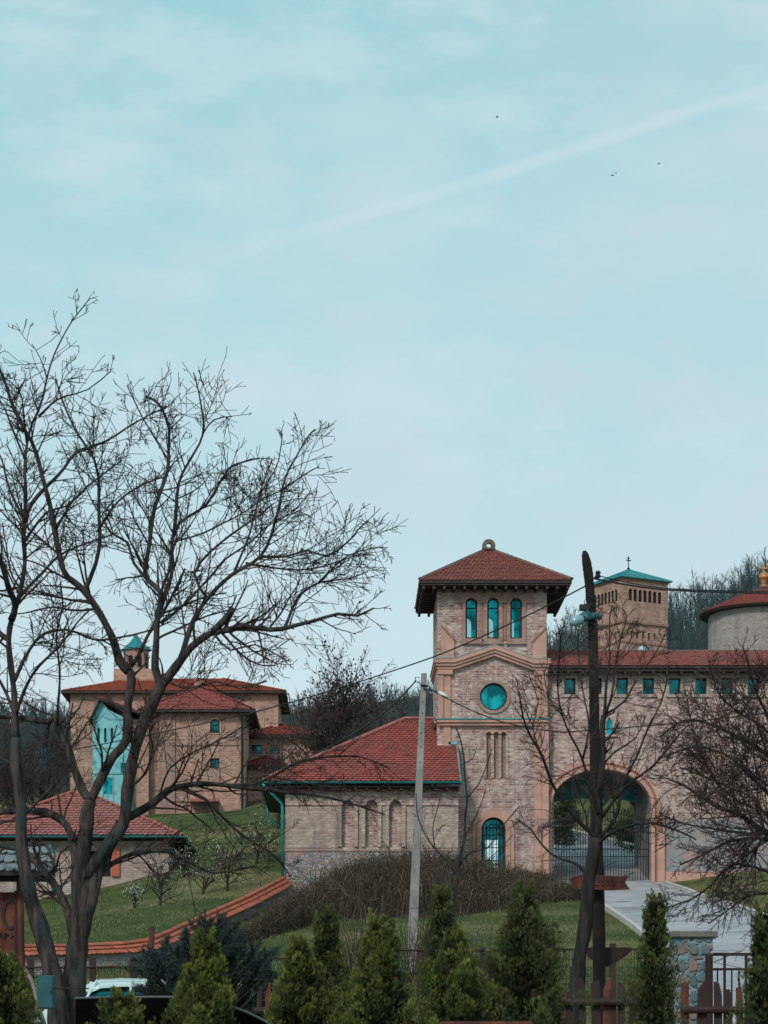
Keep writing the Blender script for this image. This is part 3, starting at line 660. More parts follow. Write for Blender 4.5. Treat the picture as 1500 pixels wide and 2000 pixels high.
# ================================================================== WING beside the tower
dw, de = 87.6, 87.0
wx0, wx1 = X(557, dw), X(895, dw); gW = h((wx0 + wx1) / 2, 88) - .9
wing = thing('gatehouse_wing', 'low brick gatehouse wing with red hipped roof, blind arches and teal gutter', 'building', (wx0, dw, gW))
def vx(px, d=dw): return X(px, d) - wx0
def vz(py, d=dw): return Z(py, d) - gW
L_ = wx1 - wx0; zt = vz(1536); zp = vz(1660)
bl = [arch(vx(a), vx(b), vz(1655), vz(1575), (vx(b) - vx(a)) / 2, 10) for a, b in ((668, 691), (714.5, 737.5), (761, 784))]
m = MB().plate(rect(0, L_, zp, zt), bl, 0, .3)
m.box(0, .3, .301, 8.6, zp, zt); m.box(L_ - .3, L_, .301, D - dw - .01, zp, zt); m.box(0, x0T - wx0 - .02, 8.61, 8.9, zp, zt)
m.build('wall', 'brick_pale', wing, fix=True)
m = MB()
for a, b in ((667, 692), (713.5, 738.5), (760, 785)): m.box(vx(a), vx(b), .2, .23, vz(1656), vz(1560))
m.split('niche_back', 'brick', wing)  # backs in a darker brick, carrying the niches' shade in colour
# raised frieze of darker brick above, stepping down between the arches
fz = [(0, vz(1574)), (vx(662), vz(1574)), (vx(662), vz(1576)), (vx(667), vz(1576))]
fr_o = [(0, zt), (0, vz(1573)), (vx(667), vz(1573))]
for (a, b) in ((668, 691), (714.5, 737.5), (761, 784)):
    xa, xb = vx(a), vx(b); cx_ = (xa + xb) / 2; r = (xb - xa) / 2
    fr_o += [(xa, vz(1573))] + [(cx_ - r * math.cos(math.pi * i / 10), vz(1575) + .02 + r * math.sin(math.pi * i / 10)) for i in range(11)] + [(xb, vz(1573))]
fr_o += [(L_, vz(1573)), (L_, zt)]
q = []; [q.append(p) for p in fr_o if not q or (abs(p[0] - q[-1][0]) + abs(p[1] - q[-1][1])) > 1e-4]
MB().plate(q[::-1], [], -.06, -.002).build('frieze', 'brick', wing, fix=True)
m = MB()
for a, b in ((661, 667), (692, 699), (706.5, 713), (738.5, 745), (753.5, 759.5), (785.5, 792)): m.box(vx(a), vx(b), -.10, -.002, vz(1654), vz(1574))
m.box(vx(559), vx(661), -.03, -.002, vz(1656), vz(1652)); m.box(vx(792), L_, -.03, -.002, vz(1656), vz(1652))
m.split('pilaster_strip', 'brick_pale', wing)
m = MB(); m.box(-.03, L_ + .03, -.07, .3, zp - .06, zp - .002); m.build('plinth_ledge', 'brick_red', wing)
m = MB(); m.box(-.02, L_ + .02, -.04, .3, -1., zp - .062); m.box(-.02, .28, .301, 8.9, -1., zp - .062); m.build('plinth', 'stone', wing)
# roof
ez = vz(1527, de); sl30 = .583; yE = de - dw; exl = X(510, de) - wx0; exr = X(901, de) - wx0
dR = 92.3; yR = dR - dw; rz_ = ez + sl30 * (yR - yE); rxl = X(790, dR) - wx0; txl = x0T - wx0; yT = D - dw; zT = ez + sl30 * (yT - yE)
yBk = 2 * yR - yE
def pt(x, y): return (x, y, ez + sl30 * (y - yE)) if y <= yR else (x, y, ez + sl30 * (yBk - y))
fT = (yT - yE) / (yR - yE)
Ea, Eb = (exl, yE, ez), (exr, yE, ez); Ra = (rxl, yR, rz_); Mx = (exl + (rxl - exl) * fT, yT, zT)
m = MB(); m.add([Ea, Eb, (exr, yT, zT), (txl, yT, zT), (txl, yR, rz_), Ra, Mx, (exl, yBk, ez), (txl, yBk, ez)],
    [(0, 1, 2, 6), (6, 3, 4, 5), (0, 5, 7), (5, 4, 8, 7)])
m.add([(exl, yE, ez), (exr, yE, ez), (exr, yE, ez - .1), (exl, yE, ez - .1), (exl, yBk, ez), (exl, yBk, ez - .1)], [(0, 3, 2, 1), (0, 4, 5, 3)])
wroof = m.build('roof', 'wood_dark', wing)
m = MB(); m.tiles(Ea, Eb, (exr, yT, zT), Mx, .19, .2); m.tiles(Mx, (txl, yT, zT), (txl, yR, rz_), Ra, .19, .2)
m.tiles((exl, yBk, ez), Ea, Ra, Ra, .19, .2); m.tiles((txl, yBk, ez), (exl, yBk, ez), Ra, (txl, yR, rz_), .19, .2)
m.build('roof_tiles', 'tile', wroof)
m = MB(); m.ridge((exl, yE, ez + .06), (Ra[0], Ra[1], Ra[2] + .05), .10, .33); m.ridge((exl, yBk, ez + .06), Ra, .10, .33); m.ridge((Ra[0], Ra[1], Ra[2] + .05), (txl, yR, rz_ + .05), .10, .33)
m.build('ridge_tiles', 'tile_pink', wroof)
m = MB(); m.tube([(exr - .02, yE, ez + .03), (exr - .02, yT, zT + .05)], .035, 6); m.box(exr - .35, exr - .02, yT - .08, yT - .01, zT + .05, zT + .16); m.build('verge_flashing', 'flash', wroof)
m = MB()   # soffit boards + rafters
m.box(exl + .05, exr - .05, yE + .05, -.062, ez - .20, ez - .14); m.box(exl + .05, -.01, -.06, 8.8, ez - .20, ez - .14)
for k in range(18): xx = exl + .1 + (exr - exl - .2) * k / 17; m.box(xx - .04, xx + .04, yE + .08, -.063, ez - .30, ez - .201)
m.build('soffit', 'wood_dark', wing)
m = MB(); r = .075
def gutter(m, a, b, r=.075):
    a, b = Vector(a), Vector(b); t = (b - a).normalized(); u = t.cross(Vector((0, 0, 1))).normalized(); vs = []
    for p in (a, b):
        for rr in (r, r - .012):
            for k in range(9): th = math.pi * k / 8; vs.append(p + u * math.cos(th) * rr - Vector((0, 0, math.sin(th) * rr)))
    fs = [[k, k + 1, k + 19, k + 18] for k in range(8)] + [[k + 9, k + 27, k + 28, k + 10] for k in range(8)] + [[0, 18, 27, 9], [8, 17, 35, 26]] + [[k, k + 9, k + 10, k + 1] for k in range(8)] + [[18 + k, 19 + k, 28 + k, 27 + k] for k in range(8)]
    m.add(vs, fs)
gutter(m, (exl - .05, yE - .07, ez + .0), (exr + .03, yE - .07, ez + .0)); gutter(m, (exl - .07, yE - .07, ez), (exl - .07, yBk, ez)); m.build('gutter', 'teal_metal', wing)
m = MB(); m.tube([(exl + .05, yE - .05, ez - .06), (exl + .15, yE - .05, ez - .2), (-.14, -.12, ez - .75), (-.10, -.12, ez - .95), (-.10, -.12, vz(1714))], .055, 8)
m.build('downpipe', 'teal_metal', wing, smooth=True)
m = MB(); m.tube([(exl - .02, 6.9, ez - .1), (exl - .02, 6.9, ez - .6), (-.10, 7, ez - 1.1), (-.10, 7, 1)], .05, 8); m.build('downpipe', 'teal_metal', wing, smooth=True)

# ================================================================== ENTRANCE RANGE with the great arch
De = 90.35
ex0, ex1 = tx(1069) + .02, X(1640, De); gE = h(X(1173, De), De)
ent = thing('entrance_building', 'long brick range with arched carriage gateway and row of small square windows', 'building', (ex0, De, gE))
def qx(px, d=De): return X(px, d) - ex0
def qz(py, d=De): return Z(py, d) - gE
LE = ex1 - ex0; ztop = qz(1306)
swx = [(1102 + 51.2 * k, 1124 + 51.2 * k) for k in range(10)]
hl = [rect(qx(a), qx(b), qz(1356), qz(1324)) for a, b in swx if b < 1630]
gate_o = arch(qx(1077), qx(1271), .0, qz(1573), qz(1503) - qz(1573), 28)
# left jamb would sit at ex0: keep a sliver of wall
lanc = [(qx(1184), qz(1434)), (qx(1196), qz(1434)), (qx(1196), qz(1412)), (qx(1193.5), qz(1405)), (qx(1190), qz(1400)), (qx(1186.5), qz(1405)), (qx(1184), qz(1412))]
wo = [(0, -1.), (qx(1077), -1.), (qx(1077), qz(1573))] + gate_o[2:][::-1][1:-1] + [(qx(1271), qz(1573)), (qx(1271), -1.), (LE, -1.), (LE, ztop), (0, ztop)]
# outline runs under the arch, so the gateway is a notch in the wall
q = []
for p in wo:
    if not q or abs(p[0] - q[-1][0]) + abs(p[1] - q[-1][1]) > 1e-4: q.append(p)
m = MB().plate(q, hl + [lanc], 0, .4)
BD = 5.2
m2 = MB().plate(q, [], BD - .4, BD); m.add(m2.v, m2.f)
m.box(LE - .4, LE, .401, BD - .401, -1, ztop); m.box(0, .3, .401, BD - .401, -1, ztop)
m.build('wall', 'brick', ent, fix=True)
# passage inside: side walls and ceiling
m = MB(); m.box(qx(1077) - .25, qx(1077) - .003, .41, BD - .41, -1, qz(1500)); m.box(qx(1271) + .003, qx(1271) + .25, .41, BD - .41, -1, qz(1500)); m.box(qx(1077) - .25, qx(1271) + .25, .41, BD - .41, qz(1500) + .002, qz(1496)); m.build('passage_lining', 'stucco_grey', ent)
# painted tympanum hanging in the head of the arch
z1_, z2_ = qz(1560), qz(1573); tp = [(qx(1077), qz(1556))]; cx_ = (qx(1077) + qx(1271)) / 2; rr_ = (qx(1271) - qx(1077)) / 2; rise = qz(1503) - qz(1573)
tp = [(cx_ - rr_ * math.cos(a) * .995, qz(1573) + rise * math.sin(a) * .99) for a in np.linspace(.24, math.pi - .24, 20)]
tp = [(tp[0][0], tp[0][1])] + tp[1:] ; mid = [(cx_ + rr_ * .88 * math.cos(a), qz(1573) + .02 + (rise - .95) * math.sin(a) * .55 + .28) for a in np.linspace(.2, math.pi - .2, 14)]
MB().plate((tp + mid)[::-1], [], 2.4, 2.5).build('painted_tympanum', 'fresco', ent, fix=True)
for a, b in swx:
    if b >= 1630: continue
    window(ent, 'rect', qx(a) + .01, qx(b) - .01, qz(1356) + .01, qz(1324) - .01, .2, 'glass_dark', .03)
m = MB()
for a, b in swx:
    if b >= 1630: continue
    m.plate(rect(qx(a) - .10, qx(b) + .10, qz(1360), qz(1319)), [rect(qx(a) - .002, qx(b) + .002, qz(1356) - .002, qz(1324) + .002)], -.04, -.002); m.box(qx(a) - .12, qx(b) + .12, -.07, -.002, qz(1362), qz(1360.2))
m.split('window_surround', 'brick_pale', ent, fix=True)
lw = MB().plate([(p[0], p[1]) for p in lanc], [], .15, .16).build('lancet_window', 'glass', ent)
m = MB(); m.box(qx(1174), qx(1206), -.1, -.002, qz(1439), qz(1436)); m.build('window_sill', 'stucco', ent)
# arch mouldings + jambs
def arc_band(x0, x1, w0, w1, y0, name, mat, zb=-.6):
    o_ = arch(x0 - w1, x1 + w1, zb, qz(1573), rise + w1, 28); i_ = arch(x0 - w0, x1 + w0, zb, qz(1573), rise + w0, 28)
    return ring(o_, i_, y0, -.002)
a1 = arc_band(qx(1077), qx(1271), 0, .14, -.16, '', ''); a2 = arc_band(qx(1077), qx(1271), .142, .24, -.08, '', ''); a3 = arc_band(qx(1077), qx(1271), .242, .36, -.13, '', '')
rj = MB(); rj.add(a1.v, a1.f); rj.add(a3.v, a3.f)
rj.build('arch_moulding', 'stucco', ent, fix=True); a2.build('arch_recess_band', 'stucco_dark', ent, fix=True)
m = MB(); m.box(qx(1285), qx(1297), -.2, -.132, -.4, qz(1590)); m.build('jamb_pilaster', 'stucco', ent)
m = MB(); m.box(qx(1298), LE, -.05, -.002, qz(1702), qz(1602)); m.build('rendered_dado', 'stucco_grey', ent)
m = MB(); m.box(qx(1298), LE, -.09, -.002, -1., qz(1702.5)); m.build('plinth', 'stucco', ent)
# roof
eo = .55; rez = qz(1301, De - eo); ryr = 2.6; rrz = qz(1274, De + ryr)
m = MB(); v = [(.0, -eo, rez), (LE + .3, -eo, rez), (LE + .3, ryr, rrz), (.0, ryr, rrz), (0, BD + eo, rez), (LE + .3, BD + eo, rez)]
m.add(v + [(0, -eo, rez - .08), (LE + .3, -eo, rez - .08)], [(0, 1, 2, 3), (3, 2, 5, 4), (0, 6, 7, 1)])
er = m.build('roof', 'wood_dark', ent)
MB().tiles(v[0], v[1], v[2], v[3], .19, .2).build('roof_tiles', 'tile_pink', er)
m = MB(); m.ridge((0, ryr, rrz + .03), (LE, ryr, rrz + .03), .08, .36); m.build('ridge_tiles', 'tile_ridge', er)
m = MB(); m.box(0, LE, -eo + .05, -.01, rez - .18, rez - .12); m.box(0.02, LE, -.16, -.003, ztop - .02, rez - .19)
for k in range(int(LE / .55)): m.box(.2 + k * .55, .3 + k * .55, -eo + .03, -.165, rez - .30, rez - .185)
m.build('eave_rafters', 'wood_dark', ent)
# wrought iron gate leaves
gy_ = .55
for s_, (a, b) in enumerate(((1078, 1173.3), (1174.3, 1270.5))):
    m = MB(); xa, xb = qx(a), qx(b)
    for zz, rr in ((.06, .03), (qz(1671), .022), (qz(1656), .022)): m.tube([(xa, gy_, zz), (xb, gy_, zz)], rr, 6)
    n = 18
    for k in range(n + 1):
        xx = xa + (xb - xa) * k / n; u = (xx - cx_) / rr_
        topz = qz(1602) + (qz(1576) - qz(1602)) * max(0., 1 - u * u)
        m.tube([(xx, gy_, .05), (xx, gy_, topz)], .03 if k in (0, n) else .016, 5)
        m.tube([(xx, gy_, topz), (xx, gy_, topz + .1)], [.022, .002], 5)
    pts = [(xa + (xb - xa) * k / 12, gy_, qz(1602) - .12 + (qz(1576) - qz(1602)) * max(0., 1 - (((xa + (xb - xa) * k / 12) - cx_) / rr_) ** 2)) for k in range(13)]
    m.tube(pts, .02, 6)
    m.build('gate_leaf', 'iron', ent)

# ================================================================== BELL TOWER (turned, on the hill)
Db = 170.; th = R(29); wB = 4.19
cB = P(1215, 1300, Db); gB = Z(1330, Db)
bell = thing('bell_tower', 'square brick bell tower with teal pyramid roof, cross and arcaded belfry', 'bell tower', (cB.x, Db, gB), th)
# local: x along right face, y along depth (left face is x=0 plane)
def bz(py): return Z(py, Db) - gB
zt = bz(1128); 
def bell_wall(n_up, w_up, lowers, half):
    step = wB / 8.2
    ups = [arch(.60 + k * .445, .60 + k * .445 + .33, bz(1171), bz(1152), .165, 8) for k in range(7)]
    los = [arch(.85 + k * .52, .85 + k * .52 + .22, bz(1244), bz(1232), .11, 6) for k in range(5)]
    semi = [[(2.1 + .62 * math.cos(a), bz(1271) + .6 * math.sin(a)) for a in np.linspace(0, math.pi, 14)]]
    return ups, los, semi
ups, los, semi = bell_wall(7, 0, 0, 0)
m = MB(); m.plate(rect(0, wB, bz(1212), zt), ups, 0, .07); m.plate(rect(.08, wB - .08, -6, bz(1212.2)), los + semi, .08, .4)
s2 = MB(); s2.plate(rect(.07, wB - .35, bz(1212), zt), ups, 0, .07); s2.plate(rect(.4, wB - .4, -6, bz(1212.2)), los + semi, .08, .4)
s2.xf(Matrix(((0, 1, 0, 0), (1, 0, 0, 0), (0, 0, 1, 0), (0, 0, 0, 1)))); m.add(s2.v, s2.f)
m.box(wB - .35, wB, .35, wB - .35, -6, zt); m.box(0, wB, wB - .35, wB, -6, zt)
m.build('wall', 'brick_orange', bell, fix=True)
m = MB(); m.box(.5, wB - .5, .5, wB - .5, -5.9, bz(1216)); m.box(.075, wB - .36, .075, wB - .36, bz(1209), zt - .1); m.build('belfry_shade_box', 'dark_in', bell)  # near-black boxes colour in the shade behind the openings
m = MB(); 
m.box(-.05, wB + .05, -.05, -.002, bz(1215), bz(1211)); m.box(-.05, -.002, -.002, wB, bz(1215), bz(1211)); m.box(0.02, wB - .02, .03, .078, bz(1254), bz(1250)); m.box(.03, .078, .08, wB, bz(1254), bz(1250))
m.box(-.06, wB + .06, -.06, -.002, zt - .12, zt + .1); m.box(-.06, -.002, -.002, wB + .06, zt - .12, zt + .1)
m.split('string_course', 'stucco_dark', bell)
for rot in (0, 1):
    m = MB().plate([(2.1 + .60 * math.cos(a), bz(1271) + .58 * math.sin(a)) for a in np.linspace(0, math.pi, 14)], [], .2, .22)
    if rot: m.xf(Matrix(((0, 1, 0, 0), (1, 0, 0, 0), (0, 0, 1, 0), (0, 0, 0, 1))))
    m.build('lunette_window', 'white_glass', bell, fix=True)
m = MB(); cl = []
for k in range(6):
    x = .62 + k * .445 + .3725; m.tube([(x, .10, bz(1171)), (x, .10, bz(1154))], .05, 8); m.tube([(.10, x, bz(1171)), (.10, x, bz(1154))], .05, 8)
m.split('colonnette', 'stucco', bell)
o_ = .25; e_ = zt + .1; ap = (wB / 2, wB / 2, Z(1108, Db + 2) - gB)
m = MB(); cs = [(-o_, -o_, e_), (wB + o_, -o_, e_), (wB + o_, wB + o_, e_), (-o_, wB + o_, e_)]
m.add(cs + [ap] + [(c[0], c[1], c[2] - .07) for c in cs], [(0, 1, 4), (1, 2, 4), (2, 3, 4), (3, 0, 4), (0, 5, 6, 1), (3, 8, 5, 0), (5, 8, 7, 6), (1, 6, 7, 2)])
br = m.build('roof', 'teal_roof', bell)
m = MB()
for i in range(4):
    a, b = Vector(cs[i]), Vector(cs[(i + 1) % 4]); apv = Vector(ap)
    m.tube([a + Vector((0, 0, .02)), apv + Vector((0, 0, .02))], .035, 5)
    for k in range(1, 6):
        t = k / 6; p = a.lerp(b, t); mid_ = a.lerp(b, .5); f = 1 - abs(2 * t - 1); m.tube([p + Vector((0, 0, .02)), p.lerp(apv + (p - mid_) * 1.0, f * .97) + Vector((0, 0, .02))] if f < .99 else [p + Vector((0, 0, .02)), apv], .022, 4)
m.build('roof_seam', 'teal_metal', br)
m = MB(); cz = ap[2]; m.tube([(ap[0], ap[1], cz - .05), (ap[0], ap[1], cz + 1.02)], .035, 6); m.box(ap[0] - .22, ap[0] + .22, ap[1] - .03, ap[1] + .03, cz + .66, cz + .73); m.box(ap[0] - .12, ap[0] + .12, ap[1] - .03, ap[1] + .03, cz + .82, cz + .87)
m.lathe([(.0, -.02), (.09, .0), (.12, .06), (.08, .13), (0, .15)], (ap[0], ap[1], cz + .02), 10); m.build('cross', 'iron', bell)

# ================================================================== ROTUNDA
Dr = 140.; cR = P(1492, 1275, Dr); gR = Z(1300, Dr) - 3
rot = thing('round_church', 'grey round church drum with shallow red conical roof and gilded cross', 'church', (cR.x, Dr, gR))
rzt = Z(1203, Dr) - gR; ra_ = Z(1148, Dr) - gR
MB().lathe([(3.35, -4), (3.35, rzt), (3.2, rzt + .01)], k=48).build('wall', 'brick_grey', rot, smooth=False)
m = MB(); m.lathe([(3.3, rzt - .05), (3.85, rzt - .02), (3.9, rzt + .06), (.35, ra_), (0, ra_ + .02)], k=48); rr2 = m.build('roof', 'wood_dark', rot)
m = MB(); K = 26
for i in range(K * 2):
    a0, a1 = 2 * math.pi * i / (K * 2), 2 * math.pi * (i + 1) / (K * 2)
    def pp(r, a, z): return (r * math.cos(a), r * math.sin(a), z)
    m.tiles(pp(3.92, a0, rzt + .05), pp(3.92, a1, rzt + .05), pp(.35, a1, ra_), pp(.35, a0, ra_), .22, .26, rnd=3)
m.build('roof_tiles', 'tile', rr2)
m = MB(); m.lathe([(.28, 0), (.30, .08), (.14, .2), (.20, .45), (.30, .62), (.30, .8), (.12, .95), (.05, 1.0)], (0, 0, ra_), 12); m.tube([(0, 0, ra_ + .9), (0, 0, ra_ + 1.55)], .05, 6); m.box(-.25, .25, -.04, .04, ra_ + 1.15, ra_ + 1.24); m.build('gilded_cross', 'gold', rot)

# ================================================================== MONASTERY (left, behind)
Dm = 130.
gM = Z(1596, Dm) - 1.5; mx0 = X(292, Dm)
mon = thing('monastery_building', 'orange brick monastery lodging with red hipped roofs behind the bare tree', 'building', (mx0, Dm, gM))
def ux(px, d=Dm): return X(px, d) - mx0
def uz(py, d=Dm): return Z(py, d) - gM
def hip(m, x0, x1, y0, y1, ze, rise, ov, inset=None, mt=None):
    """hipped roof shell over a rectangle; returns corner points"""
    inset = min(inset if inset is not None else (y1 - y0) / 2 + ov, (x1 - x0) / 2 + ov - .05)
    a, b, c, d = (x0 - ov, y0 - ov, ze), (x1 + ov, y0 - ov, ze), (x1 + ov, y1 + ov, ze), (x0 - ov, y1 + ov, ze); ym = (y0 + y1) / 2
    p, q_ = (x0 - ov + inset, ym, ze + rise), (x1 + ov - inset, ym, ze + rise)
    m.add([a, b, c, d, p, q_], [(0, 1, 5, 4), (1, 2, 5), (2, 3, 4, 5), (3, 0, 4)]); z_ = ze - .12
    m.add([(v_[0], v_[1], v_[2] - k) for k in (0, .12) for v_ in (a, b, c, d)], [(0, 4, 5, 1), (1, 5, 6, 2), (2, 6, 7, 3), (3, 7, 4, 0), (4, 7, 6, 5)])
    if mt is not None:
        mt.tiles(a, b, q_, p, .24, .28, rnd=3); mt.tiles(b, c, q_, q_, .24, .28, rnd=3); mt.tiles(d, a, p, p, .24, .28, rnd=3)
    return a, b, c, d, p, q_
def house_wall(m, x0, x1, y0, y1, z0, z1, holes=()):
    m.plate(rect(x0, x1, z0, z1), holes, y0, y0 + .3); m.box(x0, x0 + .3, y0 + .301, y1, z0, z1); m.box(x1 - .3, x1, y0 + .301, y1, z0, z1); m.box(x0 + .3, x1 - .3, y1 - .3, y1, z0, z1)
w1 = arch(ux(410.5), ux(429), uz(1432), uz(1414), None, 10); w2 = rect(ux(410.5), ux(428.5), uz(1500), uz(1481)); w3 = arch(ux(313), ux(330), uz(1592), uz(1571), None, 10)
m = MB(); house_wall(m, ux(292), ux(478), 0, 7, -1, uz(1391), [w1, w2, w3]); m.build('wall', 'brick_orange', mon, fix=True)
window(mon, 'arch', ux(410.5), ux(429), uz(1432), uz(1405), .12, 'glass_dark', .06, bars=(('h', uz(1416)),))
window(mon, 'rect', ux(410.5), ux(428.5), uz(1500), uz(1481), .12, 'glass_dark', .06)
window(mon, 'arch', ux(313), ux(330), uz(1592), uz(1562), .12, 'glass_dark', .06, name='arched_door')
m = MB(); 
m.plate(arch(ux(407), ux(432), uz(1434), uz(1414), None, 12), [arch(ux(410.4), ux(429.1), uz(1432.2), uz(1414), None, 12)], -.05, -.002); m.build('window_surround', 'stucco', mon, fix=True)
m = MB(); m.box(ux(312), ux(342), -.12, -.002, -1, uz(1393)); m.box(ux(292), ux(296), -.08, -.002, -1, uz(1393)); m.box(ux(468), ux(478), -.08, -.002, -1, uz(1393)); m.split('pilaster', 'brick_red', mon)
m = MB(); m.box(ux(410), ux(429), -.1, -.002, uz(1530), uz(1503)); m.build('apron_panel', 'brick_red', mon)
m = MB(); m.tube([(ux(473), -.2, uz(1396)), (ux(473), -.2, uz(1590))], .06, 6); m.build('downpipe', 'iron', mon)
m = MB(); t = MB(); hip(m, ux(292), ux(478), 0, 7, uz(1389), 1.9, .6, 4.0, t); r1 = m.build('roof', 'wood_dark', mon); t.build('roof_tiles', 'tile', r1)
m = MB(); m.box(ux(372), ux(428), -1.0, -.01, uz(1569), uz(1563)); m.build('lean_to_roof', 'tile_pink', mon)
m = MB(); m.box(ux(375), ux(377), -.95, -.85, -.5, uz(1569)); m.box(ux(423), ux(425), -.95, -.85, -.5, uz(1569)); m.split('lean_to_post', 'wood_brown', mon)
m = MB(); m.box(ux(291), ux(479), -.06, -.002, uz(1456), uz(1453)); m.box(ux(291), ux(479), -.06, -.002, uz(1544), uz(1540)); m.split('string_course', 'brick_red', mon)
# taller block behind
m = MB(); yb0 = 8.5; dB2 = Dm + yb0
bx = lambda p: X(p, dB2) - mx0; bzz = lambda p: Z(p, dB2) - gM
m2w = MB(); house_wall(m2w, bx(137), bx(543), yb0, yb0 + 8, -1, bzz(1350), []); m2w.build('rear_wall', 'brick_orange', mon, fix=True)
m = MB(); t = MB(); hip(m, bx(137), bx(543), yb0, yb0 + 8, bzz(1352), 1.45, .5, 4.0, t); r2_ = m.build('rear_roof', 'wood_dark', mon); t.build('roof_tiles', 'tile_orange', r2_)
m = MB(); m.plate(circ(bx(464), bzz(1378), .28, 16), [circ(bx(464), bzz(1378), .19, 16)], yb0 - .06, yb0 - .002); m.build('round_window_surround', 'stucco', mon, fix=True)
MB().plate(circ(bx(464), bzz(1378), .185, 16), [], yb0 - .03, yb0 - .002).build('round_window', 'glass_dark', mon)
m = MB(); m.box(bx(378), bx(397), yb0 + 1, yb0 + 1.6, bzz(1350), bzz(1322)); m.box(bx(376), bx(399), yb0 + .95, yb0 + 1.65, bzz(1321.8), bzz(1319)); m.build('chimney', 'brick_red', mon)
# lower right range
m = MB(); y3 = 6.; c3 = lambda p: X(p, Dm + y3) - mx0; z3 = lambda p: Z(p, Dm + y3) - gM
house_wall(m, c3(482), c3(612), y3, y3 + 7, -1, z3(1440), [rect(c3(492), c3(511), z3(1473), z3(1455)), rect(c3(528), c3(545), z3(1473), z3(1455))]); m.build('side_wall', 'brick_orange', mon, fix=True)
for a, b in ((492, 511), (528, 545)): window(mon, 'rect', c3(a), c3(b), z3(1473), z3(1455), y3 + .12, 'glass_dark', .05)
m = MB(); t = MB(); hip(m, c3(482), c3(612), y3, y3 + 7, z3(1438), 1.15, .5, None, t); r3 = m.build('side_roof', 'wood_dark', mon); t.build('roof_tiles', 'tile', r3)
# turquoise gabled front
y4 = -1.2; D4 = Dm + y4; f4 = lambda p: X(p, D4) - mx0; g4 = lambda p: Z(p, D4) - gM
pk = (f4(197), g4(1368)); gl = [(f4(181), -1), (f4(240), -1), (f4(240), g4(1400)), (f4(213), g4(1387)), pk, (f4(181), g4(1402))]
sw = [arch(f4(a), f4(a + 5), g4(1450), g4(1424), None, 6) for a in (190, 203, 216)]
m = MB().plate(gl, sw, y4, y4 + .3); m.box(f4(181), f4(184), y4 + .301, yb0, -1, g4(1402)); m.box(f4(237), f4(240), y4 + .301, yb0, -1, g4(1402)); m.build('turquoise_gable', 'blue_wall', mon, fix=True)
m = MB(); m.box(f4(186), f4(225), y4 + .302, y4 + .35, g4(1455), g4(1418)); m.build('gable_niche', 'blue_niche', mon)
m = MB(); m.plate([(f4(240.3), -1), (f4(258), -1), (f4(258), g4(1452)), (f4(240.3), g4(1440))], [], y4 + .1, y4 + .4); m.build('turquoise_side_panel', 'blue_wall', mon, fix=True)
m = MB(); m.box(f4(258.3), ux(293) - .02, y4 + .5, y4 + .8, -1, g4(1402)); m.build('link_wall', 'brick_orange', mon)
m = MB(); m.box(f4(236), f4(256), y4 - .1, y4 - .002, g4(1508), g4(1490)); m.build('side_window', 'glass_dark', mon)
# its roof: ridge running back with a red slope to the right
m = MB(); rl = [(f4(176), y4 - .4, g4(1406)), (pk[0], y4 - .4, pk[1] + .12), (f4(290), y4 - .4, g4(1398)), (f4(290), yb0, g4(1398)), (pk[0] + 1.5, yb0, pk[1] + .12), (f4(176), yb0, g4(1406))]
m.add(rl + [(q_[0], q_[1], q_[2] - .14) for q_ in rl], [(0, 1, 4, 5), (1, 2, 3, 4), (0, 6, 7, 1), (1, 7, 8, 2), (5, 11, 6, 0), (2, 8, 9, 3)]); r4 = m.build('gable_roof', 'wood_dark', mon)
t = MB(); t.tiles(rl[2], rl[3], rl[4], rl[1], .24, .28, rnd=3); t.build('roof_tiles', 'tile', r4)
m = MB(); m.box(f4(181), f4(240), y4 - .05, y4 - .002, g4(1462), g4(1459)); m.box(f4(181), f4(240), y4 - .05, y4 - .002, g4(1512), g4(1509)); m.split('gable_band', 'flash', mon)
m = MB()
for a_ in (200, 220): m.box(f4(a_), f4(a_ + 2), y4 - .04, y4 - .003, -1, g4(1512.5))
m.split('gable_mullion', 'flash', mon)
wn_ = MB().plate(rect(f4(203), f4(219), g4(1550), g4(1518)), [], y4 - .03, y4 - .003).build('gable_glazing', 'glass', mon)
y6 = 3.; c6 = lambda p: X(p, Dm + y6) - mx0; z6 = lambda p: Z(p, Dm + y6) - gM
m = MB(); house_wall(m, c6(484), c6(548), y6, y6 + 5, -1, z6(1500), [rect(c6(500), c6(515), z6(1540), z6(1518))]); m.build('annex_wall', 'brick_orange', mon, fix=True)
window(mon, 'rect', c6(500), c6(515), z6(1540), z6(1518), y6 + .12, 'glass_dark', .05)
m = MB(); t = MB(); hip(m, c6(484), c6(548), y6, y6 + 5, z6(1498), .9, .45, None, t); r6 = m.build('annex_roof', 'wood_dark', mon); t.build('roof_tiles', 'tile', r6)
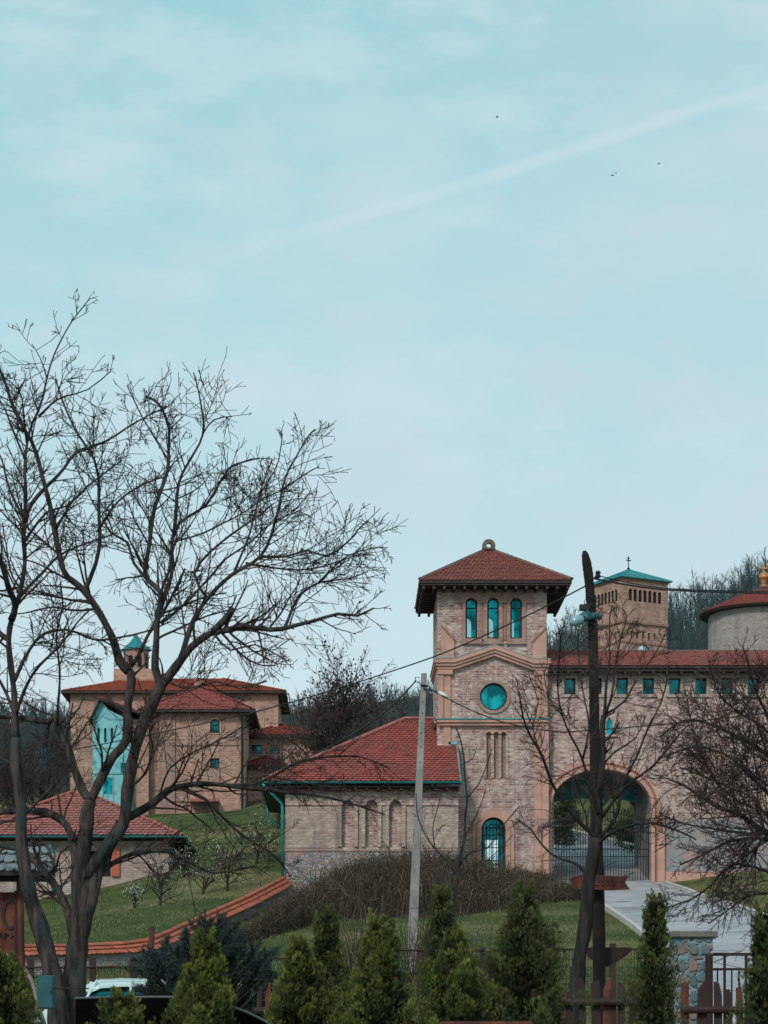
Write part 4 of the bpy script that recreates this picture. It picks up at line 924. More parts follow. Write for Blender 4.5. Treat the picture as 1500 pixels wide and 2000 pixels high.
# turret
y5 = yb0 + 3; D5 = Dm + y5; f5 = lambda p: X(p, D5) - mx0; g5 = lambda p: Z(p, D5) - gM; c5 = f5(262)
m = MB(); m.box(f5(222), f5(308), y5, y5 + 2.6, g5(1345), g5(1306)); tb = m.build('turret_base', 'brick_orange', mon)
m = MB(); m.box(f5(221), f5(309), y5 - .06, y5 - .002, g5(1332), g5(1328)); m.build('turret_band', 'stucco_dark', mon)
m = MB(); r5 = f5(287) - c5
m.lathe([(r5, 0), (r5, g5(1262) - g5(1306))], (c5, y5 + 1.3, g5(1306)), 8); td = m.build('turret_drum', 'brick_red', mon)
m = MB()
for k in range(8):
    a = 2 * math.pi * (k + .5) / 8; ca, sa = math.cos(a), math.sin(a); rr = r5 * .93
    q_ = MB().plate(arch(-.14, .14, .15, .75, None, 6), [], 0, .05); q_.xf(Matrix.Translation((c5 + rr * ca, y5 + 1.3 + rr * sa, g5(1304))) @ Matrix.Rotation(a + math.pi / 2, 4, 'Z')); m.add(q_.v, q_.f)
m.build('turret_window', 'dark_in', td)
m = MB(); m.lathe([(0, g5(1263)), (r5 + .18, g5(1264)), (r5 + .18, g5(1262)), (r5 * .45, g5(1246)), (0, g5(1229))], (c5, y5 + 1.3, 0), 8); m.build('turret_roof', 'teal_roof', mon)

# ================================================================== SMALL HOUSE on the left
Dh = 100.; hx0 = X(-60, Dh); gH = Z(1792, Dh) - 1
hs_ = thing('garden_house', 'low pale brick house with weathered pink-red hipped roof in the monastery garden', 'house', (hx0, Dh, gH))
ax = lambda p, d=Dh: X(p, d) - hx0; az_ = lambda p, d=Dh: Z(p, d) - gH
m = MB(); house_wall(m, ax(-60), ax(329), 0, 8, -1, az_(1642), [rect(ax(170), ax(216), az_(1712), az_(1662))]); m.build('wall', 'brick_pale', hs_, fix=True)
MB().box(ax(170), ax(216), .15, .2, az_(1712), az_(1662)).build('door', 'dark_in', hs_)
m = MB(); m.box(ax(218), ax(234), -.12, -.002, az_(1712), az_(1655)); m.box(ax(162), ax(169.5), -.12, -.002, az_(1712), az_(1655)); m.split('door_post', 'tile_orange', hs_)
m = MB(); m.box(ax(-60), ax(329), -.05, -.002, az_(1653), az_(1650)); m.build('string_course', 'brick_red', hs_)
m = MB(); t = MB(); a, b, c, d, p, q_ = hip(m, ax(-62), ax(331), 0, 8, az_(1632, 99.4), 2.35, .6, None, t); hr = m.build('roof', 'wood_dark', hs_); t.build('roof_tiles', 'tile_pink', hr)
m = MB(); m.ridge(a, p, .12, .3); m.ridge(b, q_, .09, .3); m.ridge(p, q_, .09, .3); m.build('ridge_tiles', 'tile_orange', hr)
m = MB(); gutter(m, (a[0], a[1] - .06, a[2] - .02), (b[0] + .05, b[1] - .06, b[2] - .02), .08); gutter(m, (b[0] + .06, b[1], b[2] - .02), (c[0] + .06, c[1], c[2] - .02), .08); m.build('gutter', 'teal_metal', hs_)
m = MB(); m.tube([(ax(103), -.15, az_(1800)), (ax(103), -.15, az_(1648))], .05, 6); m.build('downpipe', 'teal_metal', hs_)

# ================================================================== BOUNDARY WALL with tile coping
path = [(-260, 1856, 67), (0, 1852, 68), (150, 1850, 69), (240, 1846, 70), (285, 1840, 71), (330, 1822, 73.5), (400, 1790, 77.5), (480, 1755, 82), (556, 1716, 87.4)]
Pw = [P(*q_) for q_ in path]; dense = []
for i in range(len(Pw) - 1):
    n = max(1, int((Pw[i + 1] - Pw[i]).length / .22))
    for k in range(n): dense.append(Pw[i].lerp(Pw[i + 1], k / n))
dense.append(Pw[-1])
bw = thing('boundary_wall', 'rubble stone garden wall with orange tile coping climbing to the gatehouse', 'wall', (Pw[4].x, Pw[4].y, Pw[4].z - 1.3))
off = Vector(bw.location); m = MB(); n = len(dense); vs = []; hh = H([p.x for p in dense], [p.y for p in dense])
for i, p in enumerate(dense):
    t = (dense[min(i + 1, n - 1)] - dense[max(i - 1, 0)]); s = Vector((t.y, -t.x, 0)).normalized() * .2
    g = min(hh[i], p.z - .9) - .6
    for sg, z in ((1, g), (1, p.z - .2), (-1, p.z - .2), (-1, g)): vs.append((p.x + sg * s.x - off.x, p.y + sg * s.y - off.y, z - off.z))
fs = [[i * 4 + k, i * 4 + k + 1, i * 4 + 4 + k + 1, i * 4 + 4 + k] for i in range(n - 1) for k in range(3)]; fs += [[0, 1, 2, 3], [(n - 1) * 4 + k for k in (3, 2, 1, 0)]]
m.add(vs, fs); m.build('masonry', 'stone', bw, fix=True)
tl = MB(); rd_ = MB()
for i in range(len(Pw) - 1):
    a, b = Pw[i] - off, Pw[i + 1] - off; t = b - a; s = Vector((t.y, -t.x, 0)).normalized() * .34; dz = Vector((0, 0, .27)); up_ = Vector((0, 0, .02))
    tl.tiles(a + s - dz, b + s - dz, b + up_, a + up_, .17, .22, lift=.02); tl.tiles(b - s - dz, a - s - dz, a + up_, b + up_, .17, .22, lift=.02)
    rd_.ridge(a + Vector((0, 0, .03)), b + Vector((0, 0, .03)), .09, .36)
tl.build('coping_tiles', 'tile_orange', bw); rd_.build('ridge_tiles', 'tile_orange', bw)
exec_rest = True
#PART2
# ================================================================== TREES: hand-led limbs, grown twigs
def rvec(): 
    v = rng.normal(size=3); return v / np.linalg.norm(v)
class Tree:
    def __init__(s, d0, seed=1):
        s.d0 = d0; s.nodes = []; s.limbs = []; s.rn = np.random.default_rng(seed)
    def limb(s, pts, w0, w1, dd=None, twigs=1.):
        if w0 < 40: w0 *= .9; w1 *= 1.05
        """pts in photo pixels at the tree's own distance; dd = how far the tip leans to or from the viewer (m)"""
        px, py = pts[0]; best = None
        for q in s.nodes:
            e = (q[0] - px) ** 2 + (q[1] - py) ** 2
            if best is None or e < best[0]: best = (e, q[2])
        off0 = best[1] if best and best[0] < 900 else 0.
        if dd is None: dd = s.rn.uniform(-1.6, 1.6)
        n = len(pts); out_ = []
        for i in range(n - 1):
            p0, p1, p2, p3 = pts[max(i - 1, 0)], pts[i], pts[i + 1], pts[min(i + 2, n - 1)]
            m = max(2, int(math.hypot(p2[0] - p1[0], p2[1] - p1[1]) / (F / s.d0 * .16)))
            for k in range(m):
                t = k / m; out_.append(tuple(.5 * (2 * p1[c] + (p2[c] - p0[c]) * t + (2 * p0[c] - 5 * p1[c] + 4 * p2[c] - p3[c]) * t * t + (3 * p1[c] - p0[c] - 3 * p2[c] + p3[c]) * t ** 3) for c in (0, 1)))
        out_.append(pts[-1]); N_ = len(out_); P3 = []; rad = []; ph = s.rn.uniform(0, 6)
        for i, (x, y) in enumerate(out_):
            t = i / (N_ - 1); o = off0 + dd * (t ** 1.3); s.nodes.append((x, y, o))
            wv = 0 if w0 > 60 else (F / s.d0) * .012 * math.sin(i * 1.1 + ph) * min(1, t * 3)
            P3.append(np.array(P(x + wv, y + wv * .6, s.d0 + o))); rad.append((w0 + (w1 - w0) * t ** (.85 if w0 > 25 else .55)) / 2 / F * s.d0)
        s.limbs.append((np.array(P3), np.array(rad), twigs)); return s
def sprout(m, p, d, L, r, lev, prm, rn, tips=None):
    """a wandering shoot that forks"""
    n = max(3, int(L / prm['seg'])); pts = [p]; st = L / n; d = d / np.linalg.norm(d); bend = rn.normal(size=3) * prm['bend']
    for i in range(n):
        d = d + rn.normal(size=3) * prm['wig'] + bend * st + np.array([0, 0, prm['up'] * st]); d /= np.linalg.norm(d)
        pts.append(pts[-1] + d * st)
    pts = np.array(pts); rad = np.linspace(r, max(r * .45, prm['rmin']), n + 1)
    m.tube(pts, rad, 3 if lev < prm['lv'] or r < .012 else 5, cap=False)
    if tips is not None: tips.append((pts[-1], d)); tips.append((pts[len(pts) // 2], d))
    if lev <= 0: return
    cnt = rn.poisson(prm['kids'][prm['lv'] - lev] * L)
    for _ in range(max(cnt, 1)):
        t = rn.uniform(.15, 1); i = min(int(t * n), n - 1); q = pts[i] + (pts[i + 1] - pts[i]) * (t * n - i); dd = pts[i + 1] - pts[i]; dd /= np.linalg.norm(dd)
        perp = np.cross(dd, rvec_(rn)); perp /= np.linalg.norm(perp) + 1e-9; a = rn.uniform(.45, 1.05)
        sprout(m, q, dd * math.cos(a) + perp * math.sin(a), L * rn.uniform(.35, .7) * (1.15 - .5 * t), max(rad[i] * .6, prm['rmin']), lev - 1, prm, rn, tips)
def rvec_(rn): v = rn.normal(size=3); return v / np.linalg.norm(v)
def grow_tree(T, name, label, cat, density, length, lev=2, mat='bark', tmat='twig', prm=None, group=None, skip=.12, leaf=0, depth_flat=.75, base=None):
    pr = dict(seg=.11, bend=.35, wig=.13, up=.22, rmin=.0042, kids=[5.5, 7.], lv=lev)
    if prm: pr.update(prm)
    b = T.limbs[0][0][0] if base is None else base; gz_ = h(b[0], b[1]); root = thing(name, label, cat, (b[0], b[1], gz_), 0, group); o = np.array([b[0], b[1], gz_]); rn = T.rn
    m = MB(); cr_ = MB(); tips = []
    for pts, rad, tw in T.limbs:
        k = 12 if rad[0] > .12 else 7 if rad[0] > .03 else 5
        rr = rad * (1 + .06 * rn.normal(size=len(rad)))
        m.tube(pts - o, rr, k)
        if tw <= 0: continue
        L = np.linalg.norm(np.diff(pts, axis=0), axis=1).sum(); n = len(pts)
        for _ in range(int(L * density * tw)):
            t = skip + (1 - skip) * rn.uniform() ** .8
            i = min(int(t * (n - 1)), n - 2); q = pts[i] - o + (pts[i + 1] - pts[i]) * (t * (n - 1) - i)
            if rad[i] > .11 and rn.uniform() < .8: continue
            dd = pts[i + 1] - pts[i]; dd /= np.linalg.norm(dd); perp = np.cross(dd, rvec_(rn)); perp[1] *= depth_flat; perp /= np.linalg.norm(perp) + 1e-9; a = rn.uniform(.5, 1.1)
            sprout(cr_, q, dd * math.cos(a) + perp * math.sin(a), length * rn.uniform(.4, 1.) * (1.2 - .92 * t), min(max(rad[i] * .45, .006), .022), lev, pr, rn, tips)
    m.build('trunk', mat, root, smooth=True); cr_.build('crown', tmat, root)
    if leaf and tips:
        lm = MB(); idx = rn.choice(len(tips), min(leaf, len(tips)), replace=False)
        for i in idx:
            p, d = tips[i]; l = rn.uniform(.05, .13); s_ = rvec_(rn) * .011
            lm.add([p, p + s_ + np.array([0, 0, -l * .5]), p + np.array([0, 0, -l]), p - s_ + np.array([0, 0, -l * .5])], [(0, 1, 2, 3)])
        tag(lm.build('seed_pods', 'leaf_dry', root), kind='stuff')
    return root

# ---- big locust, right-hand stems
T = Tree(36., 11)
T.limb([(118, 2180), (130, 2060), (136, 1990), (146, 1900), (153, 1830), (158, 1770), (164, 1715)], 78, 30, 0, 0)
T.limb([(150, 1850), (168, 1790), (180, 1735), (192, 1690), (215, 1645), (237, 1608)], 36, 24, .1, 0)
T.limb([(146, 1880), (152, 1790), (157, 1700), (168, 1625), (173, 1580), (177, 1562)], 38, 23, -.1, .2)
T.limb([(177, 1562), (162, 1544), (144, 1496), (132, 1457), (111, 1424), (111, 1400), (90, 1410), (45, 1403), (-20, 1401)], 24, 7, .6)
T.limb([(111, 1424), (113, 1370), (118, 1310), (108, 1240), (124, 1185), (118, 1140)], 8, 3)
T.limb([(176, 1566), (192, 1532), (222, 1478), (246, 1445), (250, 1394), (256, 1328), (252, 1310)], 22, 17, .2, .4)
T.limb([(252, 1310), (234, 1292), (222, 1250), (195, 1199), (165, 1154), (144, 1136), (122, 1112), (109, 1041), (89, 955), (71, 884), (38, 820), (8, 745), (-10, 700)], 23, 5, -1.2)
T.limb([(165, 1154), (187, 1102), (195, 1036), (190, 925), (177, 884), (150, 845), (128, 800), (110, 740)], 12, 3)
T.limb([(190, 1040), (230, 980), (270, 950), (330, 930)], 7, 3)
T.limb([(256, 1300), (272, 1280), (288, 1244), (303, 1211), (330, 1180), (360, 1110)], 12, 4)
T.limb([(158, 1720), (190, 1680), (204, 1660), (240, 1610), (249, 1560), (252, 1520), (258, 1484), (276, 1430), (292, 1385), (309, 1349), (324, 1328)], 26, 22, -.4, .3)
T.limb([(316, 1340), (303, 1304), (306, 1240), (309, 1200), (314, 1158), (289, 1133), (286, 1100), (294, 1040), (304, 991), (320, 940), (329, 900), (330, 838), (309, 788), (285, 775)], 21, 4)
T.limb([(312, 1190), (335, 1120), (337, 1060), (350, 1020), (405, 986), (430, 940), (446, 915), (470, 905), (507, 894)], 13, 3)
T.limb([(340, 1045), (344, 990), (350, 945), (375, 889), (398, 844), (394, 793), (377, 727)], 10, 2.5)
T.limb([(398, 844), (420, 820), (452, 812)], 4, 2)
T.limb([(329, 900), (300, 850), (270, 800), (247, 752)], 5, 2)
T.limb([(289, 1133), (262, 1100), (250, 1060), (215, 1040), (200, 1010)], 10, 3)
T.limb([(324, 1328), (342, 1304), (369, 1268), (400, 1245), (420, 1233), (455, 1229), (481, 1224), (527, 1229), (570, 1224), (608, 1214), (659, 1198), (700, 1203), (730, 1188)], 26, 4, -1.4)
T.limb([(416, 1233), (436, 1212), (453, 1190)], 15, 12, -.3, 0)
T.limb([(470, 1224), (495, 1220), (505, 1206)], 6, 4, .1, .3)
T.limb([(352, 1290), (375, 1220), (405, 1168), (456, 1122), (507, 1087), (530, 1050), (537, 1016), (552, 955), (566, 915), (578, 890), (598, 860), (616, 838)], 14, 2.5)
T.limb([(507, 1087), (557, 1087), (600, 1075), (640, 1087), (680, 1055), (700, 1035), (720, 1018)], 7, 2.5)
T.limb([(552, 955), (590, 930), (625, 912)], 5, 2)
T.limb([(405, 1168), (380, 1120), (430, 1060), (470, 1030), (505, 1010), (530, 985)], 8, 3)
T.limb([(557, 1224), (583, 1168), (623, 1137), (680, 1130), (720, 1117)], 8, 2.5)
T.limb([(623, 1137), (660, 1100), (700, 1078), (748, 1067)], 5, 2)
T.limb([(480, 1100), (540, 1110), (600, 1112), (640, 1105), (690, 1085)], 6, 2.5)
T.limb([(456, 1122), (480, 1060), (500, 1000), (510, 960), (545, 900), (552, 848)], 7, 2)
T.limb([(314, 1218), (360, 1180), (410, 1130), (440, 1090), (490, 1060), (520, 1030)], 8, 3)
T.limb([(330, 1060), (400, 1040), (460, 1010), (520, 970), (560, 960)], 6, 2)
T.limb([(215, 1645), (237, 1608), (258, 1592), (300, 1568), (330, 1544), (352, 1535), (377, 1532), (420, 1532), (464, 1536), (516, 1543), (551, 1547), (610, 1552), (680, 1568), (750, 1590)], 27, 3, 1.2, .8)
T.limb([(350, 1538), (400, 1560), (440, 1600), (472, 1630), (532, 1668), (560, 1700)], 10, 3)
T.limb([(172, 1732), (200, 1700), (240, 1676), (275, 1664), (304, 1662), (340, 1668), (384, 1692), (420, 1705), (460, 1700), (500, 1690)], 16, 3, 1.)
T.limb([(150, 1700), (144, 1658), (129, 1610), (90, 1586), (45, 1583), (-20, 1588)], 22, 11, .8, .6)
T.limb([(144, 1830), (136, 1792), (120, 1752), (92, 1708), (62, 1675), (32, 1656), (-20, 1650)], 24, 11, 1.2, .7)
T.limb([(92, 1708), (112, 1690), (118, 1665), (135, 1650), (150, 1620)], 7, 3)
T.limb([(249, 1540), (285, 1510), (300, 1460), (290, 1430), (305, 1410)], 7, 3)
T.limb([(310, 1562), (330, 1500), (380, 1470), (420, 1450), (470, 1420)], 6, 2.5)
T.limb([(440, 1534), (500, 1530), (560, 1500), (620, 1480), (700, 1478), (760, 1500)], 10, 3, 1.)
T.limb([(324, 1328), (365, 1345), (420, 1330), (470, 1345), (520, 1330)], 7, 3)
T.limb([(420, 1240), (450, 1270), (500, 1260), (560, 1290)], 6, 2.5)
grow_tree(T, 'bare_tree', 'large bare tree with forking grey trunk and long right-hand branches, beside the timber sign', 'tree', 6.6, 1.35, 2, leaf=420, prm=dict(wig=.085, rmin=.0050, bend=.3, up=.30, kids=[4.6, 6.]))

# ---- its left-hand neighbour stem
T = Tree(35.6, 23)
T.limb([(112, 2160), (112, 1990), (104, 1905), (88, 1850), (72, 1790), (52, 1725), (44, 1660), (41, 1600), (37, 1550), (32, 1490), (30, 1440)], 50, 18.9, 0, .1)
T.limb([(30, 1440), (30, 1400), (26, 1340), (17, 1250), (22, 1211), (39, 1165), (47, 1100), (48, 1016), (50, 930), (52, 864), (62, 830), (76, 805), (91, 737), (117, 671), (140, 625), (177, 583)], 21, 2, .4)
T.limb([(22, 1211), (30, 1180), (18, 1150), (0, 1095), (-30, 1040)], 16, 9)
T.limb([(18, 1250), (-10, 1230), (-40, 1200)], 14, 9)
T.limb([(76, 813), (100, 790), (127, 775), (170, 760), (218, 725)], 7, 2)
T.limb([(48, 1020), (62, 985), (90, 950), (125, 915), (152, 884), (203, 862), (245, 838), (289, 813), (324, 793)], 12, 2.5)
T.limb([(50, 900), (30, 850), (10, 800), (-10, 770)], 7, 2.5)
T.limb([(52, 864), (46, 800), (35, 760), (5, 735)], 6, 2)
T.limb([(91, 737), (80, 700), (62, 672)], 3.5, 1.5)
T.limb([(39, 1165), (80, 1120), (110, 1090), (170, 1060), (230, 1040)], 9, 3)
T.limb([(28, 1330), (70, 1250), (130, 1230), (190, 1250), (260, 1240), (330, 1215)], 10, 3)
T.limb([(30, 1400), (60, 1320), (110, 1270), (150, 1215), (180, 1190)], 10, 3)
T.limb([(47, 1060), (90, 1000), (130, 990), (180, 940), (240, 900)], 8, 2.5)
T.limb([(30, 1400), (0, 1330), (-30, 1300)], 10, 5)
T.limb([(40, 1600), (80, 1560), (110, 1530), (140, 1500)], 6, 2.5)
T.limb([(33, 1500), (0, 1480), (-30, 1490)], 8, 4)
T.limb([(48, 1016), (20, 960), (5, 900), (-20, 850)], 8, 3)
grow_tree(T, 'bare_tree', 'slim bare tree at the left edge, its stem curving up to the highest twigs', 'tree', 6.6, 1.25, 2, leaf=250, prm=dict(wig=.085, rmin=.0050, bend=.3, up=.30, kids=[4.6, 6.]))

# ---- tree in front of the utility pole
PR2 = dict(up=.5, wig=.09, bend=.25)
T = Tree(32., 31)
T.limb([(1108, 2150), (1118, 2000), (1130, 1900), (1142, 1800), (1151, 1720), (1157, 1672), (1163, 1637)], 36, 26, 0, 0)
T.limb([(1163, 1640), (1151, 1624), (1116, 1589), (1078, 1528), (1058, 1477), (1039, 1442), (1022, 1400), (1012, 1350)], 13, 3)
T.limb([(1060, 1480), (1040, 1420), (1050, 1370), (1035, 1320)], 4, 1.8)
T.limb([(1168, 1590), (1158, 1554), (1138, 1483), (1116, 1442), (1100, 1400), (1088, 1330), (1096, 1250), (1090, 1225)], 9, 2)
T.limb([(1163, 1640), (1170, 1592), (1174, 1496), (1177, 1432), (1180, 1400)], 18, 11, .3, .6)
T.limb([(1180, 1400), (1184, 1349), (1190, 1298), (1189, 1264), (1192, 1213), (1194, 1187)], 9, 2)
T.limb([(1180, 1400), (1192, 1366), (1202, 1315), (1211, 1247), (1224, 1205), (1217, 1190)], 8, 2)
T.limb([(1180, 1396), (1221, 1369), (1246, 1325), (1275, 1280), (1300, 1240)], 7, 2)
T.limb([(1165, 1640), (1190, 1615), (1209, 1582), (1215, 1528), (1244, 1477), (1270, 1416), (1290, 1370), (1310, 1300)], 12, 2)
T.limb([(1172, 1600), (1220, 1540), (1276, 1493), (1308, 1461), (1340, 1419)], 10, 2.5)
T.limb([(1160, 1655), (1185, 1632), (1212, 1618), (1273, 1608), (1330, 1625), (1360, 1640)], 11, 3)
T.limb([(1150, 1715), (1130, 1690), (1106, 1680), (1078, 1669), (1049, 1637), (1035, 1618), (1010, 1600)], 10, 2.5)
T.limb([(1174, 1500), (1200, 1470), (1240, 1440), (1262, 1400)], 7, 2)
T.limb([(1138, 1483), (1150, 1420), (1140, 1350), (1130, 1300), (1128, 1225)], 6, 1.8)
T.limb([(1100, 1400), (1070, 1360), (1065, 1310)], 4, 1.6)
grow_tree(T, 'bare_tree', 'bare tree with upswept branches standing close in front of the dark utility pole', 'tree', 9., .85, 2, mat='bark_dark', prm=PR2)

# ---- slender tree in front of the tower door
T = Tree(55., 41)
T.limb([(880, 1850), (884, 1800), (887, 1760), (893, 1710), (897, 1680), (905, 1645), (909, 1600), (911, 1560), (908, 1507), (900, 1445), (890, 1420)], 10, 2.5, .2)
T.limb([(893, 1710), (872, 1680), (853, 1661), (828, 1627), (815, 1585), (812, 1549)], 5, 2)
T.limb([(888, 1740), (860, 1712), (838, 1675), (826, 1650)], 4.5, 2)
T.limb([(896, 1690), (920, 1665), (951, 1656), (975, 1625), (1012, 1576)], 5, 2)
T.limb([(850, 1657), (846, 1620), (858, 1560)], 3, 1.6)
T.limb([(911, 1560), (932, 1535), (951, 1493), (961, 1464)], 4, 1.6)
T.limb([(909, 1490), (925, 1480), (930, 1465)], 2.5, 1.5)
T.limb([(906, 1640), (930, 1590), (944, 1560), (950, 1540)], 3.5, 1.6)
T.limb([(893, 1710), (940, 1690), (975, 1660), (1000, 1630)], 3.5, 1.6)
grow_tree(T, 'young_tree', 'slender young bare tree in front of the tower doorway', 'tree', 2.4, .7, 1, mat='bark_dark', prm=dict(up=.6, kids=[4.], rmin=.007))

# ---- dense drooping tree at the right edge
T = Tree(30., 53)
T.limb([(1600, 2150), (1590, 1950), (1575, 1800), (1562, 1680), (1560, 1600)], 60, 40, 0, 0)
for pts, w0, w1 in (([(1562, 1640), (1500, 1628), (1466, 1606), (1439, 1588), (1403, 1578), (1367, 1554), (1335, 1534), (1300, 1520)], 20, 3),
                    ([(1560, 1560), (1500, 1475), (1448, 1443), (1403, 1421), (1358, 1407), (1320, 1412), (1290, 1440)], 16, 3),
                    ([(1565, 1690), (1500, 1640), (1450, 1640), (1412, 1648), (1370, 1670), (1330, 1690)], 14, 3),
                    ([(1565, 1720), (1493, 1700), (1433, 1687), (1390, 1725), (1350, 1757), (1300, 1775)], 12, 3),
                    ([(1570, 1740), (1520, 1745), (1460, 1750), (1420, 1777), (1385, 1805)], 8, 2.5),
                    ([(1560, 1520), (1500, 1400), (1470, 1330), (1450, 1260)], 12, 3), ([(1550, 1600), (1470, 1520), (1410, 1470), (1350, 1460), (1300, 1480)], 11, 2.5),
                    ([(1470, 1610), (1420, 1560), (1380, 1490), (1350, 1420), (1340, 1350)], 8, 2), ([(1480, 1630), (1400, 1620), (1340, 1610), (1290, 1590)], 9, 2.5),
                    ([(1540, 1560), (1480, 1520), (1440, 1480), (1420, 1400), (1410, 1340)], 8, 2), ([(1540, 1480), (1490, 1420), (1440, 1390), (1400, 1350), (1385, 1290)], 8, 2),
                    ([(1500, 1640), (1470, 1660), (1420, 1700), (1400, 1740)], 7, 2), ([(1510, 1610), (1470, 1560), (1430, 1540), (1380, 1520), (1330, 1500)], 8, 2),
                    ([(1560, 1600), (1510, 1590), (1450, 1570), (1400, 1530), (1370, 1480), (1360, 1440)], 9, 2), ([(1560, 1660), (1490, 1600), (1480, 1540), (1470, 1450), (1480, 1380)], 8, 2)):
    T.limb(pts, w0, w1)
grow_tree(T, 'bare_tree', 'dense twiggy bare tree leaning in from the right edge before the brick range', 'tree', 14., 1.05, 2, mat='bark_dark', prm=dict(up=.1, kids=[7., 8.], wig=.12))

# ---- trees grown wholly by rule
def rule_tree(name, label, cat, x, y, hgt, spread, seed, n1=16, group=None, lev=2, mat='bark_dark', tmat='twig', leaf=None, nleaf=0, lsize=.06, clear=.25, prm=None, lean=0., r0=None):
    rn = np.random.default_rng(seed); z = h(x, y); root = thing(name, label, cat, (x, y, z), 0, group); m = MB(); c = MB(); tips = []
    pr = dict(seg=.22, bend=.2, wig=.11, up=.25, rmin=.009, kids=[2.6, 3.4], lv=lev)
    if prm: pr.update(prm)
    r0 = r0 or hgt * .022; pts = [np.array([0, 0, -.3])]; d = np.array([lean, 0, 1.])
    n = 9
    for i in range(n): d = d + rn.normal(size=3) * .07; d /= np.linalg.norm(d); pts.append(pts[-1] + d * (hgt * .8 / n))
    pts = np.array(pts); rad = np.linspace(r0, r0 * .25, n + 1); m.tube(pts, rad, 8)
    for k in range(n1):
        t = clear + (1 - clear) * (k + .5) / n1; i = min(int(t * n), n - 1); q = pts[i] + (pts[i + 1] - pts[i]) * (t * n - i)
        a = k * 2.4 + rn.uniform(-.5, .5); el = rn.uniform(.35, .95) + t * .25; dd = np.array([math.cos(a) * math.cos(el), math.sin(a) * math.cos(el), math.sin(el)])
        L = spread * rn.uniform(.7, 1.1) * (1.25 - .7 * t) / max(.5, math.cos(el) * 1.3)
        sprout(c, q, dd, L, max(rad[i] * .5, .02), lev, pr, rn, tips)
    m.build('trunk', mat, root, smooth=True); c.build('crown', tmat, root)
    if leaf:
        lm = MB(); tp_ = np.array([q[0] for q in tips]); idx = rn.integers(0, len(tp_), nleaf); pos = tp_[idx] + rn.normal(size=(nleaf, 3)) * .07
        quads(lm, pos, rn.normal(size=(nleaf, 3)), lsize, lsize * .8, rn); tag(lm.build('blossoms' if leaf == 'blossom' else 'dry_leaves', leaf, root), kind='stuff')
    return root
def quads(m, pos, dr, l, w, rn):
    """loose leaf-sized rhombs, vectorised"""
    n = len(pos); l = np.full(n, l, float) if np.isscalar(l) else l; w = np.full(n, w, float) if np.isscalar(w) else w
    d = dr / np.linalg.norm(dr, axis=1)[:, None]; s_ = np.cross(d, rn.normal(size=(n, 3))); s_ /= np.linalg.norm(s_, axis=1)[:, None]
    v = np.stack([pos, pos + d * (l * .45)[:, None] + s_ * (w / 2)[:, None], pos + d * l[:, None], pos + d * (l * .45)[:, None] - s_ * (w / 2)[:, None]], 1).reshape(-1, 3)
    o = len(m.v); m.v.extend(map(tuple, v.tolist())); m.f.extend((np.arange(n * 4).reshape(n, 4) + o).tolist())
# the big brown tree between the lodging and the wing, and its neighbours
gp = 'bare trees behind the gatehouse'
for nm, lab, px, d, hg, sp, sd, nl in (('brown_tree', 'broad bare tree keeping brown dead leaves, behind the wing roof and left of the tower', 625, 116, 7.7, 3.3, 3, 1500), ('bare_tree', 'thin pale bare tree right of the broad brown-leaved tree behind the wing', 728, 122, 6.6, 2.2, 5, 0),
                                ('bare_tree', 'low dark bare tree just left of the tower above the wing ridge', 800, 124, 4.6, 1.9, 8, 200), ('bare_tree', 'low scrubby tree between the monastery side range and the brown-leaved tree', 545, 112, 4.2, 1.8, 9, 200),
                                ('bare_tree', 'dark scrubby tree just above the wing roof slope', 670, 104, 3.8, 1.8, 14, 250)):
    rule_tree(nm, lab, 'tree', X(px, d), d, hg, sp, sd, 40 if nm == 'brown_tree' else 24, gp, leaf='leaf_dry' if nl else None, nleaf=nl, lsize=.15, prm=dict(kids=[2.6, 3.2], rmin=.010), clear=.16)
for i, (px, d, hg, lab) in enumerate(((30, 118, 6.2, 'dark bare tree at the left edge beyond the garden house'), (90, 122, 5.6, 'dark bare tree between left edge and the monastery'), (-20, 128, 7., 'tall bare tree half cut by the left edge behind the garden house'))):
    rule_tree('bare_tree', lab, 'tree', X(px, d), d, hg, 2.3, 60 + i, 26, 'dark trees left of the monastery', prm=dict(kids=[3.4, 4.4], rmin=.012), clear=.1)
# orchard in blossom
for i, (px, py, d, hg, sp, lab) in enumerate(((310, 1783, 87, 1.75, 1.0, 'gnarled little orchard tree with pale trunk, lowest on the grass slope'), (392, 1750, 90, 1.5, .9, 'small blossoming orchard tree with a short trunk, middle of the grass slope'),
                                    (440, 1745, 90, 2.1, 1.2, 'larger white-blossomed orchard tree leaning beside the wing downpipe'), (262, 1765, 89, 1.3, .5, 'thin young sapling with white blossom left of the gnarled orchard tree'),
                                    (500, 1700, 96, 1.9, 1.1, 'white-blossomed orchard tree closest to the wing wall'), (355, 1715, 96, 1.6, .9, 'blossoming orchard tree highest on the slope right of the garden house'))):
    rule_tree('orchard_tree', lab, 'fruit tree', X(px, d), d, hg, sp, 80 + i, 14, 'orchard trees on the grass slope', 2, 'bark_dark', 'twig', 'blossom', 260 if i != 0 else 60, .055, .3, dict(seg=.12, kids=[5, 6], rmin=.006), .12, .07)

